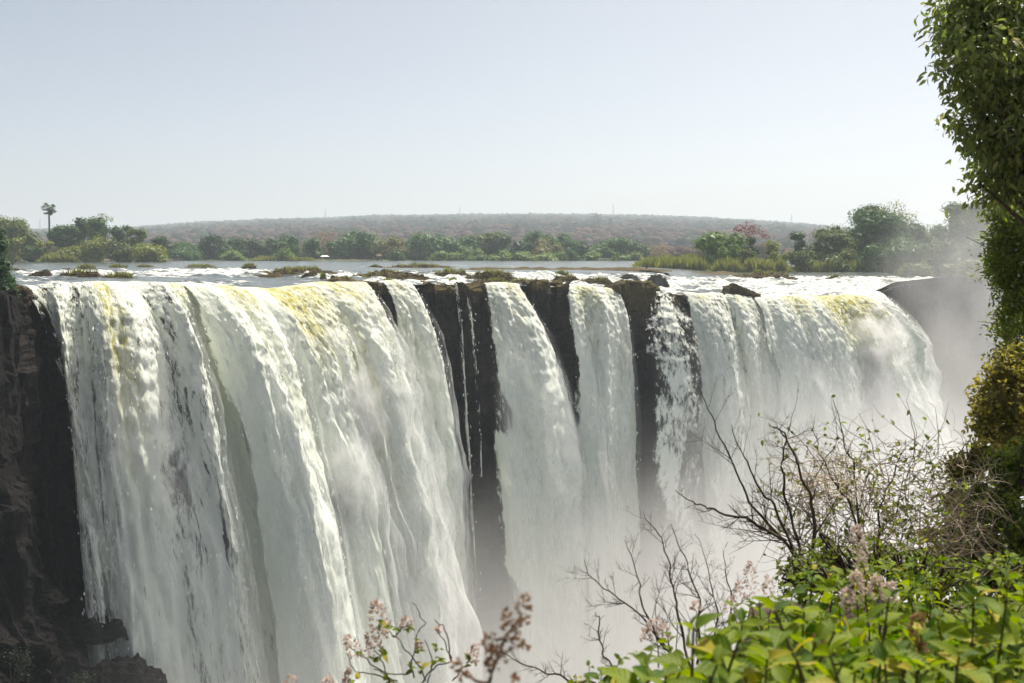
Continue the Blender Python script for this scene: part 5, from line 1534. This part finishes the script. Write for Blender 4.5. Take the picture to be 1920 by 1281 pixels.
def gorge_mist():
    u = np.linspace(120, 2000, 60)
    L = lip(u); T = lip_t(u); O = np.stack([T[:, 1], -T[:, 0]], 1)
    near = np.stack([L[:, 0] * 0.62 + 6, L[:, 1] * 0.62 - 30], 1)
    near[:, 1] = np.maximum(near[:, 1], 40)
    far = L[:, :2] - O * 1.0
    zt, zb = -8.0, -91.0
    rows = [np.c_[far, np.full(60, zb)], np.c_[far, np.full(60, zt)], np.c_[near, np.full(60, zt - 14)], np.c_[near, np.full(60, zb)]]
    V = np.stack(rows, 0)
    f = np.concatenate([grid_faces(4, 60), np.stack([np.arange(59) + 180, np.arange(59) + 181, np.arange(59) + 1, np.arange(59)], 1), np.array([[0, 60, 120, 180], [59, 239, 179, 119]])])
    def ex(b, pos, x, y, z):
        n = b.noise(b.mapping(pos, (0.05, 0.05, 0.035)), 1.0, 3.0, 0.55)
        zz = b.math('ADD', z, b.math('MULTIPLY_ADD', n, 30.0, -15.0))
        xr = b.maprange(x, -40.0, 15.0, 0.08, 1.0)
        zz = b.math('ADD', zz, b.math('MULTIPLY', b.maprange(x, 2.0, 40.0, 0.0, 1.0), -19.0))
        a = b.maprange(zz, -24.0, -64.0, 0.0, 1.0)
        return b.math('MULTIPLY', b.math('MULTIPLY', a, xr), b.maprange(x, 48.0, 72.0, 0.075, 0.014))
    o = obj("spray_mist", mesh_np("spray_mist", V.reshape(-1, 3), outward(V, f), mist_material("gorge_mist", ex), smooth=False))
    tag(o, "white spray mist filling the bottom of the gorge", "mist", kind="stuff")
gorge_mist()

def plume():
    def ex(b, pos, x, y, z):
        n = b.noise(b.mapping(pos, (0.055, 0.055, 0.04)), 1.0, 4.0, 0.6)
        a = b.maprange(n, 0.30, 0.72, 0.1, 1.6)
        zf = b.maprange(z, 18.0, -20.0, 0.5, 1.0)
        return b.math('MULTIPLY', b.math('MULTIPLY', a, zf), 0.042)
    m = mist_material("plume_mist", ex, True)
    blob("spray_plume", "grey plume of spray rising at the right end of the falls", P(1835, 600, 198), (27, 14, 40), m, 5)
plume()

def bursts():
    def ex(b, pos, x, y, z):
        n = b.noise(b.mapping(pos, (0.30, 0.30, 0.24)), 1.0, 6.0, 0.6, 0.4)
        return b.maprange(n, 0.42, 0.64, 0.0, 1.0)
    m = mist_material("burst_spray", ex, True)
    try: m.cycles.volume_step_rate = 0.4
    except Exception: pass
    blob("spray_burst", "bright burst of spray at the right end of the largest fall", P(1640, 655, 152), (7.0, 5, 8.5), m, 8)
    blob("spray_burst", "soft bright spray below the burst at the right end of the falls", P(1625, 765, 150), (8.5, 5.5, 10), m, 18)
    blob("spray_burst", "upper billow of spray on the massive fall", P(628, 690, 117), (3.6, 3.0, 5.5), m, 9)
    blob("spray_burst", "bright burst of spray on the right flank of the massive billowing fall", P(668, 790, 113), (4.0, 3.2, 7.5), m, 19)
    blob("spray_burst", "lowest billow of spray hanging before the massive fall", P(640, 930, 108), (5.0, 3.5, 8.0), m, 29)
bursts()

def haze():
    g = Geo(); g.box((200, 2900, 80), (9400, 10200, 360))
    b = Mat("haze_air")
    v = b.n("VolumePrincipled", ins={"Color": (0.82, 0.91, 1.0), "Density": 0.00028, "Anisotropy": 0.3})
    o = obj("haze", g.mesh("haze", b.done(vol=v.outputs[0]), smooth=False), kind="stuff")
    tag(o, "pale dry-season haze over river and hills", "haze", kind="stuff")
haze()
